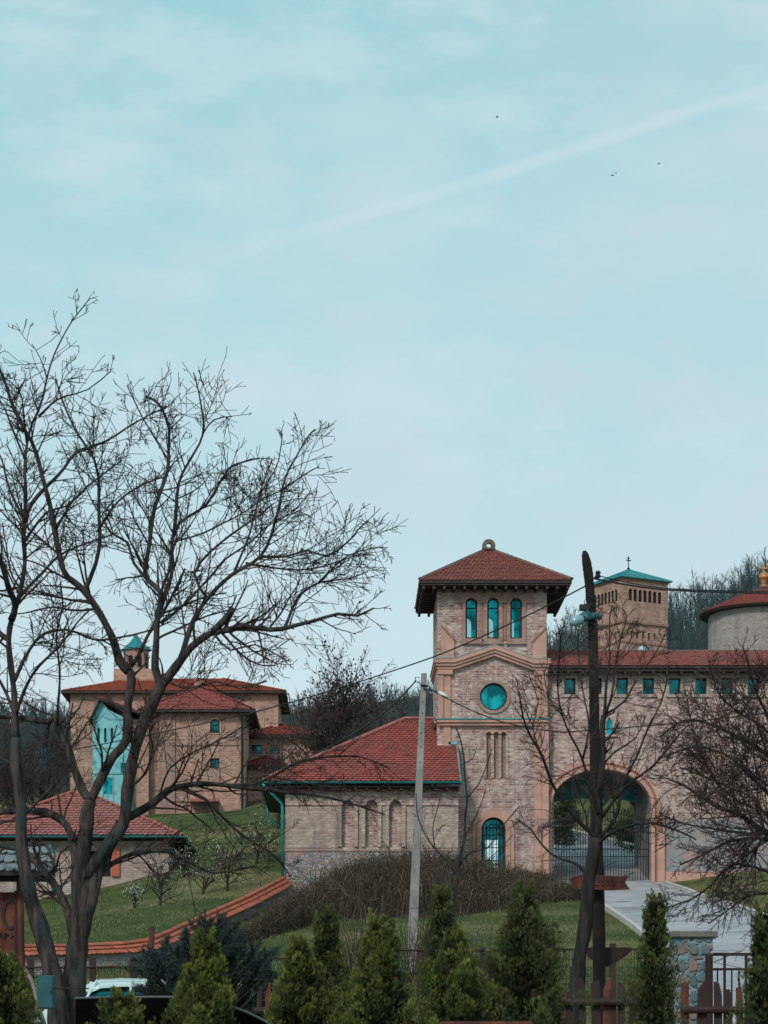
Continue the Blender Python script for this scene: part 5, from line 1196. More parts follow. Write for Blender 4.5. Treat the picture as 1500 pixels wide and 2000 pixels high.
for i, (px, d, hg, lab) in enumerate(((1105, 118, 1.6, 'dark shrub seen through the left part of the gateway'), (1190, 124, 2.2, 'bushy dark tree seen through the middle of the gateway'), (1250, 112, 1.8, 'dark bush seen through the right part of the gateway'), (1150, 128, 1.9, 'small dark tree farthest up the slope behind the gateway'), (1095, 107, 1.5, 'dark bush just inside the gateway by its left jamb'), (1225, 106, 1.3, 'low dark bush just behind the retaining wall in the gateway'), (1262, 101, 1.2, 'dark bush just inside the gateway by its right jamb'))):
    rule_tree('dark_bush', lab, 'bush', X(px, d), d, hg * .72, .95, 120 + i, 22, 'bushes behind the gateway', 2, 'bark_dark', 'twig', 'thuja_dark', 2600, .10, .05, dict(rmin=.01, kids=[4, 5]), 0, .06)
wa_, wb_ = P(1083, 1612, 110), P(1290, 1662, 103); rw_ = thing('retaining_wall', 'low pale-topped stone wall beside the drive, seen through the gateway', 'wall', (wa_.x, wa_.y, wa_.z - .9)); dv_ = wb_ - wa_
m = MB(); m.add([(0, 0, -.6), (dv_.x, dv_.y, dv_.z - .6), (dv_.x, dv_.y, dv_.z + .85), (0, 0, .85), (.05, .3, -.6), (dv_.x + .05, dv_.y + .3, dv_.z - .6), (dv_.x + .05, dv_.y + .3, dv_.z + .85), (.05, .3, .85)], [(0, 1, 2, 3), (4, 7, 6, 5), (3, 2, 6, 7), (0, 4, 5, 1), (0, 3, 7, 4), (1, 5, 6, 2)]); m.build('masonry', 'stone_blue', rw_, fix=True)
m = MB(); m.add([(-.02, -.05, .852), (dv_.x, dv_.y - .05, dv_.z + .852), (dv_.x, dv_.y - .05, dv_.z + .94), (-.02, -.05, .94), (.05, .35, .852), (dv_.x + .05, dv_.y + .35, dv_.z + .852), (dv_.x + .05, dv_.y + .35, dv_.z + .94), (.05, .35, .94)], [(0, 1, 2, 3), (4, 7, 6, 5), (3, 2, 6, 7), (0, 4, 5, 1), (0, 3, 7, 4), (1, 5, 6, 2)]); m.build('coping', 'kerb', rw_, fix=True)

# ---- wooded hill: a mass nobody could count
def forest(name, label, cat, pts, hr, seed, mat='twig_f'):
    rn = np.random.default_rng(seed); m = MB()
    for (x, y) in pts:
        z = h(x, y) - .3; H_ = rn.uniform(*hr); lean = rn.normal(size=2) * .05; n = 4
        p0 = np.array([x, y, z]); top = p0 + np.array([lean[0] * H_, lean[1] * H_, H_]); m.tube([p0, (p0 + top) / 2 + rn.normal(size=3) * .12, top], [.13, .07, .015], 3, False)
        for k in range(n_br):
            t = rn.uniform(.22, .98); q = p0 + (top - p0) * t; a = rn.uniform(0, 6.28); L = H_ * rn.uniform(.22, .42) * (1.2 - t * .9); e = rn.uniform(.75, 1.35)
            dd = np.array([math.cos(a) * math.cos(e), math.sin(a) * math.cos(e), math.sin(e)]); q1 = q + dd * L * .5; q2 = q1 + (dd + np.array([0, 0, .3])) * L * .5
            m.tube([q, q1, q2], [.035, .022, .010], 3, False)
            for _ in range(4):
                f = rn.uniform(.3, .9); q3 = q + (q2 - q) * f; m.tube([q3, q3 + (dd + rn.normal(size=3) * .5) * L * .4], [.016, .008], 3, False)
    return tag(m.build(name, mat), label, cat, kind='stuff')
M['twig_f'] = noisy('haze_tinted_wood', (.028, .062, .072), (.070, .082, .080), .12, 1, 0)  # aerial haze put into the twig colour as teal
n_br = 20
rf_ = np.random.default_rng(5)
def skyline(px0, px1, d0, d1, n): d = rf_.uniform(d0, d1, n); return [(X(p, q), q) for p, q in zip(rf_.uniform(px0, px1, n), d)]
forest('distant_woodland', 'bare teal-grey woodland covering the hill behind the brick range and round church', 'woodland', skyline(1040, 1540, 215, 318, 640), (4.6, 8.2), 1)
forest('distant_woodland', 'dark bare woodland on the ridge between the monastery and the tower', 'woodland', skyline(470, 900, 190, 310, 320), (4., 6.6), 2)
forest('distant_woodland', 'bluish bare woodland at the left edge behind the garden house', 'woodland', skyline(-60, 180, 190, 310, 200), (4.5, 8), 3)
rule_tree('ridge_tree', 'spindly bare sapling standing above the woodland beside the round church cross', 'tree', X(1467, 200), 200, 13.2, 1.2, 91, 14, None, 1, prm=dict(rmin=.02, kids=[1.5]), r0=.1)

# ---- bramble bank in front of the gatehouse
def b_edge(px): return np.interp(px, [470, 560, 640, 720, 900, 1000, 1135], [74.5, 76.5, 78.6, 79.4, 79.4, 80.4, 83.2]), np.interp(px, [470, 560, 640, 700, 850, 1000, 1060, 1135], [75.2, 78.8, 85.4, 86.9, 86.9, 88.4, 88.4, 84.0])
def hump(px, d):
    b_, t_ = b_edge(px); t = np.clip((d - b_) / (t_ - b_), 0, 1); amp = np.interp(px, [470, 540, 620, 700, 860, 980, 1060, 1130], [.1, .3, .6, 1.05, 1.0, .25, .1, .02])
    return amp * np.sin(math.pi * t ** 1.25) ** .6
rn = np.random.default_rng(77); m = MB(); stems = []
while len(stems) < 6500:
    px = rn.uniform(470, 1135); 
    bot, top = b_edge(px)
    if bot < top: stems.append((px, rn.uniform(bot, top)))
sx_ = np.array([X(p, d) for p, d in stems]); sy_ = np.array([d for p, d in stems]); sz_ = H(sx_, sy_) + np.array([float(hump(p, d)) for p, d in stems])
for x, y, z in zip(sx_, sy_, sz_):
    L = rn.uniform(.3, .85) * (1. if rn.uniform() < .93 else 1.6) * float(np.interp(x / y * F + VX, [500, 760, 900, 1060, 1130], [.9, 1.15, .95, .75, .5])) * min(1., .35 + max(0, (x / y * F + VX - 470)) / 170.); a = rn.uniform(0, 6.28); out_r = rn.uniform(.1, .6); p0 = np.array([x, y, z - .05]); hx = np.array([math.cos(a), math.sin(a), 0])
    zz = [0, .55, .85, .78]; pts = [p0 + hx * out_r * L * t + np.array([0, 0, q * L]) + rn.normal(size=3) * .05 * (t > 0) for t, q in zip((0, .33, .75, 1.2), zz)]
    m.tube(pts, [.013, .011, .008, .005], 3, False)
    for _ in range(2):
        i = rn.integers(1, 3); m.tube([pts[i], pts[i] + rn.normal(size=3) * .22], [.007, .004], 3, False)
tag(m.build('brambles', 'bramble'), 'brown leafless bramble thicket on the bank below the gatehouse', 'brambles', kind='stuff')
# the litter-brown bank the stems grow from
gr = [(np.interp(t, [0, 1], [0, 1]), px) for t in np.linspace(0, 1, 9) for px in np.linspace(475, 1128, 90)]
m = MB(); vs = []
for t in np.linspace(0, 1, 9):
    for px in np.linspace(475, 1128, 90):
        bot, top = b_edge(px); bot = bot - .2
        d = bot + (top - bot) * t; x = X(px, d); vs.append((x, d, h(x, d) - .05 + float(hump(px, d)) + .10 * mnoise.noise(Vector((x * 1.5, d * 1.5, 0)))))
m.v = vs; m.f = [[r * 90 + c, r * 90 + c + 1, (r + 1) * 90 + c + 1, (r + 1) * 90 + c] for r in range(8) for c in range(89)]
tag(m.build('bramble_bank', 'bramble_earth', smooth=True), kind='structure')

# ---- grass blades
rn = np.random.default_rng(9); n = 95000
px = rn.uniform(-40, 1540, n); d = rn.uniform(56, 122, n) ** 1.0; x = (px - VX) / F * d
keep = np.ones(n, bool)
li, lj = np.array([q[0] for q in ra]), np.array([q[1] for q in ra]); ri = np.array([q[0] for q in rb]); rj_ = np.array([q[1] for q in rb])
xl_ = np.interp(d, lj[::-1], li[::-1]); xr_ = np.interp(d, rj_[::-1], ri[::-1]); keep &= ~((x > xl_ - .2) & (x < xr_ + .2) & (d < 97))
keep &= ~((px > 545) & (d > 86.5) & (d < 97)); keep &= ~((px > 250) & (px < 640) & (d > 126)); keep &= ~((px < 345) & (d > 99.5) & (d < 108.5))
x, d = x[keep], d[keep]; z = H(x, d); cl = np.array([mnoise.noise(Vector((a * .35, b * .35, 0))) for a, b in zip(x, d)])
hgt = rn.uniform(.05, .13, len(x)) * (1 + .9 * np.clip(cl, -.6, 1)); m = MB()
dr = np.stack([rn.normal(size=len(x)) * .45, rn.normal(size=len(x)) * .45, np.ones(len(x))], 1)
quads(m, np.stack([x, d, z - .01], 1), dr, hgt, .03, rn)
tag(m.build('grass', 'grass_blade'), 'short green and straw-coloured grass on the slopes', 'grass', kind='stuff')

# ---- thujas: plumes of upright sprays on a tapering crown
def thuja(label, px, pt_, d, hw_px, seed, mat='thuja', n=34000, group='thujas along the near hedge', name='thuja', narrow=1., gap=0., cut=2100, tip=None):
    rn = np.random.default_rng(seed); x = X(px, d); g = h(x, d); top = Z(pt_, d); Ht = (top - g); R_ = hw_px / F * d * 1.1
    root = thing(name, label, 'evergreen', (x, d, g), 0, group)
    m = MB(); m.tube([(0, 0, -.2), (.02, 0, Ht * .5), (0, 0, Ht * .93)], [.05, .035, .01], 6); m.build('trunk', 'bark_dark', root)
    t20 = min(.85, (Z(2000, d) - g) / Ht); npl = int(75 + 75 * R_ * Ht * (1 - gap)); P_, Dd, Ls, Tn = [], [], [], []
    per = n // npl
    for k in range(npl):
        t = min(.97, (k + rn.uniform()) / npl * .99); t = t ** .82 if t < .9 else t
        # crown radius profile: full below, flame-shaped above
        prof = R_ * min(1.3, ((1 - t) / (1 - t20)) ** (1.12 * narrow)) * (.93 + .2 * math.sin(t * 23 + seed) + rn.uniform(-.2, .2))
        a = rn.uniform(0, 6.28); rr = prof * (rn.uniform(.35, .8) if rn.uniform() < .8 else rn.uniform(.8, 1.08)); lobeH = Ht * rn.uniform(.07, .13) * (1.15 - .55 * t) + .05; lobeR = min(lobeH * rn.uniform(.26, .42), .02 + prof * .6)
        base = np.array([math.cos(a) * rr, math.sin(a) * rr, Ht * t * .94 - .03]); outd = np.array([math.cos(a) * .3, math.sin(a) * .3, 1.])
        q = per + rn.integers(-per // 4, per // 4); u = rn.uniform(0, 1, q); th = rn.uniform(0, 6.28, q); rad = lobeR * np.sin(math.pi * (u * .85 + .12)) * rn.uniform(.5, 1.1, q) * np.where(rn.uniform(size=q) < .07, 1.5, 1.)
        pos = base + outd / np.linalg.norm(outd) * (u * lobeH)[:, None] + np.stack([np.cos(th) * rad, np.sin(th) * rad, np.zeros(q)], 1)
        dr = np.stack([np.cos(th) * .55, np.sin(th) * .55, np.full(q, 1.)], 1) + outd * .3 + rn.normal(size=(q, 3)) * .28
        P_.append(pos); Dd.append(dr); Ls.append(np.full(q, .042) * rn.uniform(.6, 1.25, q)); Tn.append(np.clip((u - .35) * 1.3, 0, 1) * rn.uniform(.1, 1) * rn.uniform(.3, 1, q))
    P_ = np.concatenate(P_); Dd = np.concatenate(Dd); Ls = np.concatenate(Ls); m = MB(); quads(m, P_, Dd, Ls, Ls * .34, rn); m.t = np.concatenate(Tn).tolist(); m.build('crown', mat, root)
    # inner darker foliage close to the stem
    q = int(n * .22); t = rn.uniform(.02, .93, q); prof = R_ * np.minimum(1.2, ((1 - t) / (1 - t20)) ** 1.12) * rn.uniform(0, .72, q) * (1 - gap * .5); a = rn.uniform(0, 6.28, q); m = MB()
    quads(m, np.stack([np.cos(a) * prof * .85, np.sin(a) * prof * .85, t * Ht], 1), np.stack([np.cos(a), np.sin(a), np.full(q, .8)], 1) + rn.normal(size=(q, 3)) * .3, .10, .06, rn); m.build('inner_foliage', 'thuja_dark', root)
    return root
thuja('bright green thuja cut off by the left edge below the timber sign', 8, 1852, 23., 62, 1)
thuja('smallest thuja, its tip in front of the pale car', 236, 1926, 18.5, 46, 2, n=14000)
thuja('yellow-green thuja standing between black parasol and dark pine bush', 402, 1812, 19., 62, 3, n=38000)
thuja('thuja with lighter yellow tips, right of the black parasol', 585, 1822, 22.5, 66, 4)
thuja('slim dark thuja rising just behind the yellow-tipped one', 637, 1760, 24., 52, 5, 'thuja_dark')
thuja('full green thuja in front of the bare shrub, centre of the row', 742, 1776, 22., 78, 6, n=38000)
thuja('narrow dark thuja with a thin top right behind the concrete pole foot', 862, 1712, 27., 48, 7, 'thuja_dark', n=18000)
thuja('broad green thuja below the slender young tree', 890, 1806, 22., 78, 8, n=38000)
thuja('tallest and widest thuja, left of the forked tree by the utility pole', 1022, 1718, 22.5, 100, 9, n=44000, mat='thuja_dark')
thuja('see-through slender thuja between arrow sign and stone pillar', 1280, 1730, 24., 56, 10, 'thuja_dark', n=15000, gap=.4)
thuja('sparse dark thuja cut off by the right edge in front of the metal railing', 1492, 1757, 23., 60, 11, 'thuja_dark', n=15000, gap=.35)
# blue-green pine bush
rn = np.random.default_rng(15); dp_ = 30.; bx_ = X(400, dp_); bg_ = h(bx_, dp_); pb = thing('pine_bush', 'dark blue-green pine bush behind the yellow-green thuja', 'pine', (bx_, dp_, bg_))
m = MB(); mt = MB(); mt.tube([(0, 0, -.2), (.05, 0, 1.2), (0, 0, Z(1775, dp_) - bg_)], [.07, .05, .015], 6)
for k in range(330):
    u = rn.uniform(-1, 1); cx_ = u * .78 + .05; ztop_ = Z(np.interp(400 + u * 100, [300, 350, 380, 415, 450, 500], [1850, 1815, 1795, 1748, 1800, 1860]), dp_) - bg_; zz = rn.uniform(.5, 1) ** .8 * ztop_; yy = rn.uniform(-.5, .5)
    tipd = np.array([u * .8 + rn.normal() * .5, rn.normal() * .6, .7 + rn.uniform(0, .5)]); tipd /= np.linalg.norm(tipd); L = rn.uniform(.18, .34); b0 = np.array([cx_, yy, zz - .25]); mt.tube([(cx_ * .3, yy * .3, max(.2, zz - .7)), b0, b0 + tipd * L], [.018, .012, .005], 4, False)
    q = 130; t = rn.uniform(0, 1, q); quads(m, b0 + tipd * (t * L)[:, None], tipd * .7 + rn.normal(size=(q, 3)) * .6, rn.uniform(.06, .11, q), .010, rn)
mt.build('trunk', 'bark_dark', pb); m.build('crown', 'pine', pb)

# ---- bare shrubs rising from the lawn behind the thujas
def shrub(label, px, py0, d, hg, n, seed, lean=.35, mat='bramble'):
    rn = np.random.default_rng(seed); x = X(px, d); z = h(x, d); root = thing('bare_shrub', label, 'shrub', (x, d, z), 0, 'leafless shrubs on the lawn'); m = MB()
    pr = dict(seg=.2, bend=.2, wig=.06, up=.1, rmin=.006, kids=[1.6, 2.], lv=1)
    for k in range(n):
        a = rn.uniform(0, 6.28); e = rn.uniform(.0, lean * 1.6); sprout(m, np.array([math.cos(a) * .1, math.sin(a) * .1, -.05]), np.array([math.cos(a) * math.sin(e), math.sin(a) * math.sin(e), math.cos(e)]), hg * rn.uniform(.55, 1.05), .014, 1, pr, rn)
    m.build('stems', mat, root)
shrub('leafless many-stemmed shrub left of the concrete pole foot', 705, 1850, 58., 2.4, 34, 1)
shrub('leafless shrub right at the concrete pole foot', 800, 1850, 60., 1.9, 26, 2)
shrub('thin leafless shrub between concrete pole and tallest thuja', 935, 1850, 57., 2.0, 22, 3, .5)
shrub('leafless shrub on the bramble bank beside the wing', 640, 1740, 82., 2.0, 26, 4, .5)

# ================================================================== POLES, LAMPS, CABLES
dP = 34.
x_ = X(1170, dP); gP = h(x_, dP)
pole = thing('utility_pole', 'dark tarred wooden utility pole with slanted top and street lamp', 'utility pole', (x_, dP, gP))
o3 = Vector((x_, dP, gP))
def rel(px, py, d=dP): return P(px, py, d) - o3
rn = np.random.default_rng(4); pts = []; rad = []
for py, px, w in ((2200, 1170, 27), (2000, 1170, 26), (1850, 1170, 25), (1700, 1168, 24), (1600, 1164, 22), (1500, 1162, 21), (1400, 1161, 20), (1300, 1159, 19), (1230, 1158, 20), (1190, 1155, 19), (1150, 1152, 18), (1120, 1149, 19), (1100, 1146, 18), (1084, 1143, 14), (1076, 1141, 7)):
    pts.append(rel(px, py)); rad.append(w / 2 / F * dP)
P2 = []; R2 = []
for i in range(len(pts) - 1):
    for k in range(5): t = k / 5; P2.append(pts[i].lerp(pts[i + 1], t)); R2.append((rad[i] * (1 - t) + rad[i + 1] * t) * (1 + rn.normal() * .025))
P2.append(pts[-1]); R2.append(rad[-1]); MB().tube(P2, R2, 14).build('post', 'pole_wood', pole, smooth=True)
m = MB()
for k in range(5):
    c = rel(1158 + k * .8, 1172 + k * 11); m.tube([c + Vector((.115 * math.cos(a) * (1 + .2 * math.sin(3 * a + k)), .115 * math.sin(a), .05 * math.sin(a * 2 + k))) for a in np.linspace(0, 2 * math.pi, 18)], .006, 4)
m.build('wire_coils', 'cable', pole)
m = MB(); m.tube([rel(1150, 1132, 33.9), rel(1162, 1128, 33.85), rel(1166, 1120, 33.85)], .012, 5); m.lathe([(.0, -.06), (.035, -.05), (.045, -.02), (.025, 0), (.045, .02), (.03, .05), (0, .06)], rel(1168, 1122, 33.85), 10); m.build('insulator', 'frame', pole)
lp = MB(); a0, a1 = rel(1163, 1203, 33.85), rel(1140, 1207, 33.75); lp.tube([rel(1172, 1205, 33.9), a0, a1], [.05, .055, .06], 8); lp.tube([rel(1150, 1200, 33.8), rel(1135, 1206, 33.75)], [.07, .055], 8); lb = lp.build('lamp_housing', 'lamp_body', pole, smooth=True)
m = MB(); q0, q1 = rel(1139, 1208, 33.75), rel(1113, 1217, 33.7); m.tube([q0.lerp(q1, t) for t in (0, .15, .4, .7, .92, 1)], [.045, .072, .082, .078, .05, .012], 12); m.build('lamp_cover', 'lamp_glass', lb, smooth=True)
m = MB(); m.box(-.07, .07, -.06, .06, -.04, .04); m.xf(Matrix.Translation(rel(1141, 1187, 33.85))); m.build('lamp_bracket', 'frame', pole)

# arrow boards on the pole
def board(name, label, poly, d, th, mat, group=None, grooves=()):
    cx_ = sum(p[0] for p in poly) / len(poly); c0 = P(cx_, poly[0][1], d); root = thing(name, label, 'sign', (c0.x, d, c0.z), 0, group)
    q = [(X(a, d) - c0.x, Z(b, d) - c0.z) for a, b in poly]; m = MB().plate(q[::-1] if sum(q[i][0] * q[(i + 1) % len(q)][1] - q[(i + 1) % len(q)][0] * q[i][1] for i in range(len(q))) < 0 else q, [], 0, th)
    m.build('plank', mat, root, fix=True)
    if grooves:
        g = MB()
        for a, b, c, e in grooves: g.tube([(X(a, d) - c0.x, -.004, Z(b, d) - c0.z), (X(c, d) - c0.x, -.004, Z(e, d) - c0.z)], .008, 4)
        g.build('lettering', 'letter', root)
    return root
gl_ = [(1150 + 9 * k, 1719, 1150 + 9 * k + (k % 3) * 2, 1724) for k in range(8)] + [(1152 + 11 * k, 1729, 1158 + 11 * k, 1729) for k in range(5)]
board('arrow_sign', 'reddish wooden arrow board pointing left, high on the utility pole', [(1110, 1717), (1122, 1711), (1142, 1707), (1160, 1709), (1200, 1711), (1229, 1711), (1221, 1723), (1230, 1737), (1185, 1739), (1160, 1737), (1142, 1737), (1128, 1733), (1120, 1728)], 33.72, .05, 'wood_red', None, gl_)
board('arrow_sign', 'dark brown wooden board, lower on the utility pole above the picket fence', [(1143, 1851), (1232, 1850), (1233, 1856), (1222, 1868), (1205, 1879), (1188, 1888), (1172, 1884), (1150, 1870)], 34.2, .06, 'wood_brown')

dC = 62.; x_ = X(806, dC); gC = h(x_, dC)
cpole = thing('concrete_pole', 'slightly leaning grey concrete pole in front of the wing roof', 'utility pole', (x_, dC, gC)); o3 = Vector((x_, dC, gC))
def relc(px, py, d=dC): return P(px, py, d) - o3
m = MB(); a, b = relc(803, 1900), relc(828, 1315); wa, wb = 20 / 2 / F * dC, 11 / 2 / F * dC
vs = [(a.x - wa, -wa, a.z), (a.x + wa, -wa, a.z), (a.x + wa, wa, a.z), (a.x - wa, wa, a.z), (b.x - wb, -wb, b.z), (b.x + wb, -wb, b.z), (b.x + wb, wb, b.z), (b.x - wb, wb, b.z)]
m.add(vs, [(0, 3, 2, 1), (4, 5, 6, 7), (0, 1, 5, 4), (1, 2, 6, 5), (2, 3, 7, 6), (3, 0, 4, 7)]); cpo = m.build('post', 'concrete', cpole)
bv = cpo.modifiers.new('bevel', 'BEVEL'); bv.width = .025; bv.segments = 2
m = MB()
for py in (1372, 1394, 1413, 1433, 1460, 1490):
    t = (1900 - py) / 585; c = a.lerp(b, t); w = wa + (wb - wa) * t; m.tube([(c.x, -w - .004, c.z), (c.x, -w + .02, c.z)], .018, 8)
m.build('step_holes', 'dark_in', cpole)
m = MB(); m.tube([relc(827, 1345, 61.9), relc(858, 1352, 61.7)], .02, 6); m.build('lamp_arm', 'iron', cpole); m = MB(); m.tube([relc(856, 1351, 61.7), relc(864, 1356, 61.65), relc(874, 1362, 61.6)], [.035, .07, .05], 10); m.build('lamp_head', 'white', cpole, smooth=True)
m = MB(); m.tube([relc(820, 1324, 61.9), relc(812, 1322, 61.9), relc(810, 1334, 61.9)], .012, 5); m.tube([relc(836, 1340, 61.9), relc(822, 1338, 61.9)], .03, 6); m.build('hook', 'iron', cpole)

def cable(label, pts, r=.012, sag=0.): 
    P3 = [P(*q) for q in pts]; out_ = []
    for i in range(len(P3) - 1):
        n = 16
        for k in range(n): t = k / n; q = P3[i].lerp(P3[i + 1], t); q.z -= sag * 4 * t * (1 - t); out_.append(q)
    out_.append(P3[-1]); c = out_[0].copy(); return tag_loc(MB().tube([q - c for q in out_], r, 6), label, c)
def tag_loc(m, label, c):
    o = m.build('cable', 'cable', smooth=True); o.location = c; return tag(o, label, 'cable')
cable('long black cable from the utility pole across the tower down to the left', [(1158, 1137, 33.9), (850, 1282, 38), (480, 1395, 42), (-60, 1500, 50)], .011, .04)
cable('twisted black cable running right from the utility pole top over the bell tower roof', [(1160, 1130, 33.9), (1300, 1152, 34), (1560, 1158, 34)], .014, .015)
cable('second thinner cable beside the twisted one, right of the utility pole', [(1168, 1124, 33.85), (1300, 1149, 34.1), (1560, 1154, 34.2)], .008, .02)
cable('black cable sagging left from the concrete pole over the wing roof', [(812, 1330, 62), (740, 1400, 66), (640, 1460, 74), (500, 1520, 90)], .02, .05)
cable('black cable running right from the concrete pole past the round window', [(838, 1344, 62), (965, 1405, 60), (1100, 1430, 58), (1560, 1385, 55)], .016, .05)

# ================================================================== FENCES, PILLAR, RAILING
def mesh_fence(label, posts, rail_py, d, bot_py=2030):
    c = P(posts[0][0], rail_py[0], d); g = h(c.x, d); root = thing('mesh_fence', label, 'fence', (c.x, d, g), 0, 'wire mesh fences with timber posts'); o = Vector((c.x, d, g))
    for px, top in posts:
        q = P(px, top, d) - o; MB().box(q.x - .075, q.x + .075, -.05, .10, -.4 + h(X(px, d), d) - g, q.z).build('post', 'wood_brown', root)
    for i in range(len(rail_py) - 1): pass
    xa, xb = X(posts[0][0] - (60 if len(posts) > 1 else 40), d) - o.x, X(posts[-1][0] + 60, d) - o.x; z0, z1 = Z(rail_py[0], d) - g, Z(rail_py[1], d) - g
    def zt_(x): return z0 + (z1 - z0) * (x - xa) / (xb - xa)
    MB().tube([(xa, -.06, z0), (xb, -.06, z1)], .028, 6).build('rail', 'wood_brown', root)
    m = MB(); n = int((xb - xa) / .075)
    for k in range(n): x = xa + (xb - xa) * k / n; m.tube([(x, -.01, -.3), (x, -.01, zt_(x))], .007, 3, False)
    for k in range(9): m.tube([(xa, 0, z0 - .04 - k * .2), (xb, 0, z1 - .04 - k * .2)], .006, 3, False)
    m.build('wire_mesh', 'iron', root); return root
mesh_fence('wire mesh fence behind the pale car', [(60, 1872), (181, 1872), (260, 1872)], (1890, 1888), 56)
mesh_fence('wire mesh fence below the bramble bank, left of the centre thujas', [(523, 1866), (600, 1866)], (1874, 1870), 56)
mesh_fence('wire mesh fence at the foot of the lawn, left of the stone pillar', [(820, 1852), (944, 1850), (1070, 1848), (1197, 1843)], (1856, 1854), 56)
dS = 38.; c = P(1350, 1820, dS); g = h(c.x, dS); pil = thing('stone_pillar', 'square rubble stone gate pillar with mossy cap beside the metal railing', 'pillar', (c.x, dS, g))
zc_ = Z(1833, dS) - g; w = .33; m = MB(); rn = np.random.default_rng(2)
m.box(-w + .02, w - .02, -w + .02, w - .02, -.3, zc_)
m.build('core', 'stone_blue', pil)
m = MB()
for fz_ in range(11):
    z0 = -.1 + fz_ * .26
    if z0 + .2 > zc_: break
    for k in range(3):
        for sd_ in (0, 1):
            u0 = -w + .03 + k * (2 * w - .06) / 3 + rn.uniform(0, .03); u1 = -w + .03 + (k + 1) * (2 * w - .06) / 3 - rn.uniform(.02, .05); t_ = rn.uniform(.02, .05); za, zb = z0 + rn.uniform(.01, .05), z0 + rn.uniform(.20, .25); n = 8
            cx_, cz_ = (u0 + u1) / 2, (za + zb) / 2; pl_ = [(cx_ + (u1 - u0) / 2 * (abs(math.cos(a)) ** .6 * (1 if math.cos(a) > 0 else -1)) * rn.uniform(.85, 1.05), cz_ + (zb - za) / 2 * (abs(math.sin(a)) ** .6 * (1 if math.sin(a) > 0 else -1)) * rn.uniform(.85, 1.05)) for a in np.linspace(.3, 6.58, n + 1)[:-1]]
            q = MB().plate(pl_, [], -w - t_ + .02, -w + .03)
            if sd_: q.xf(Matrix.Rotation(-math.pi / 2, 4, 'Z'))
            m.add(q.v, q.f)
o = m.build('facing_stones', islandm('facing_stone', (.12, .18, .20), (.25, .20, .18), (.31, .22, .18), .9, (.10, .13, .14), 7, .8), pil, fix=True); bv = o.modifiers.new('bevel', 'BEVEL'); bv.width = .012
m = MB(); m.box(-w - .04, w + .05, -w - .05, w + .05, zc_ + .001, zc_ + .11); o = m.build('cap', 'cap', pil); bv = o.modifiers.new('bevel', 'BEVEL'); bv.width = .015
c = P(1393, 1862, dS); g = h(c.x, dS); rl_ = thing('metal_railing', 'brown metal railing gate to the right of the stone pillar', 'railing', (c.x, dS, g)); z1 = Z(1864, dS) - g; z2 = Z(1893, dS) - g; m = MB()
xe = X(1580, dS) - c.x
MB().box(0, xe, -.02, .02, z1 - .025, z1 + .025).build('top_rail', 'wood_brown', rl_); MB().box(0, xe, -.015, .015, z2 - .02, z2 + .02).build('middle_rail', 'wood_brown', rl_); MB().box(0, xe, -.015, .015, .2, .24).build('bottom_rail', 'wood_brown', rl_)
for k in range(13):
    x = .07 + k * .118; MB().box(x - (.022 if k % 3 == 1 else .012), x + (.022 if k % 3 == 1 else .012), -.012, .012, .241, (z1 - .026) if k % 3 == 1 else z2 - .021).build('baluster', 'wood_brown', rl_)
for px, w_, top in ((1385, 15, 1864), ):
    MB().tube([(X(px, 37.6) - c.x, -.4, -.2), (X(px, 37.6) - c.x, -.4, Z(top, 37.6) - g)], w_ / 2 / F * 37.6, 10).build('gate_post', 'wood_brown', rl_)
# rough picket fence
dK = 28.
def picket_fence(label, xs_w, rail, d, x0, x1):
    c = P(x0, 1955, d); g = h(c.x, d); root = thing('picket_fence', label, 'fence', (c.x, d, g), 0, 'rough timber picket fences')
    rn = np.random.default_rng(int(x0))
    for px, w_, top in xs_w:
        hwid = w_ / 2 / F * d; xx = X(px, d) - c.x; zt_ = Z(top, d) - g; sl_ = rn.uniform(-.09, .09); bow = rn.uniform(-.02, .02)
        o = MB().plate([(xx - hwid, -.1), (xx + hwid, -.1), (xx + hwid + bow, zt_ * .55), (xx + hwid * .95, zt_ - .03 + sl_), (xx + hwid * .3, zt_ + abs(sl_) * .4), (xx - hwid * .9, zt_ - .03 - sl_), (xx - hwid + bow, zt_ * .5)], [], 0, .03).build('picket', 'wood_red' if rn.uniform() < .28 else 'wood_brown', root, fix=True)
    m = MB(); m.tube([(X(x0, d) - c.x, -.05, Z(rail, d) - g), (X((x0 + x1) / 2, d) - c.x, -.055, Z(rail - 1, d) - g), (X(x1, d) - c.x, -.05, Z(rail + 1, d) - g)], .045, 8); m.build('rail', 'wood_brown', root)
picket_fence('rough reddish picket fence at the foot of the utility pole', [(1112, 14, 1935), (1137, 15, 1918), (1163, 18, 1915), (1186, 16, 1916), (1198, 12, 1928), (1214, 15, 1922), (1236, 16, 1925), (1258, 16, 1921), (1100, 12, 1940)], 1958, dK, 1095, 1270)
picket_fence('dark picket fence in front of the stone pillar and railing', [(1338, 16, 1918), (1372, 20, 1920), (1402, 17, 1925), (1421, 15, 1932), (1444, 14, 1930), (1470, 14, 1936)], 1973, dK, 1328, 1490)
picket_fence('low reddish pickets under the pale car, beside the big tree trunk', [(172, 14, 1962), (192, 12, 1958), (207, 11, 1968), (225, 12, 1962), (262, 12, 1966), (284, 12, 1960)], 1972, dK, 160, 300)
picket_fence('short timber stumps between pine bush and yellow-tipped thuja', [(506, 11, 1930), (523, 12, 1926), (538, 11, 1932)], 1975, dK, 496, 552)
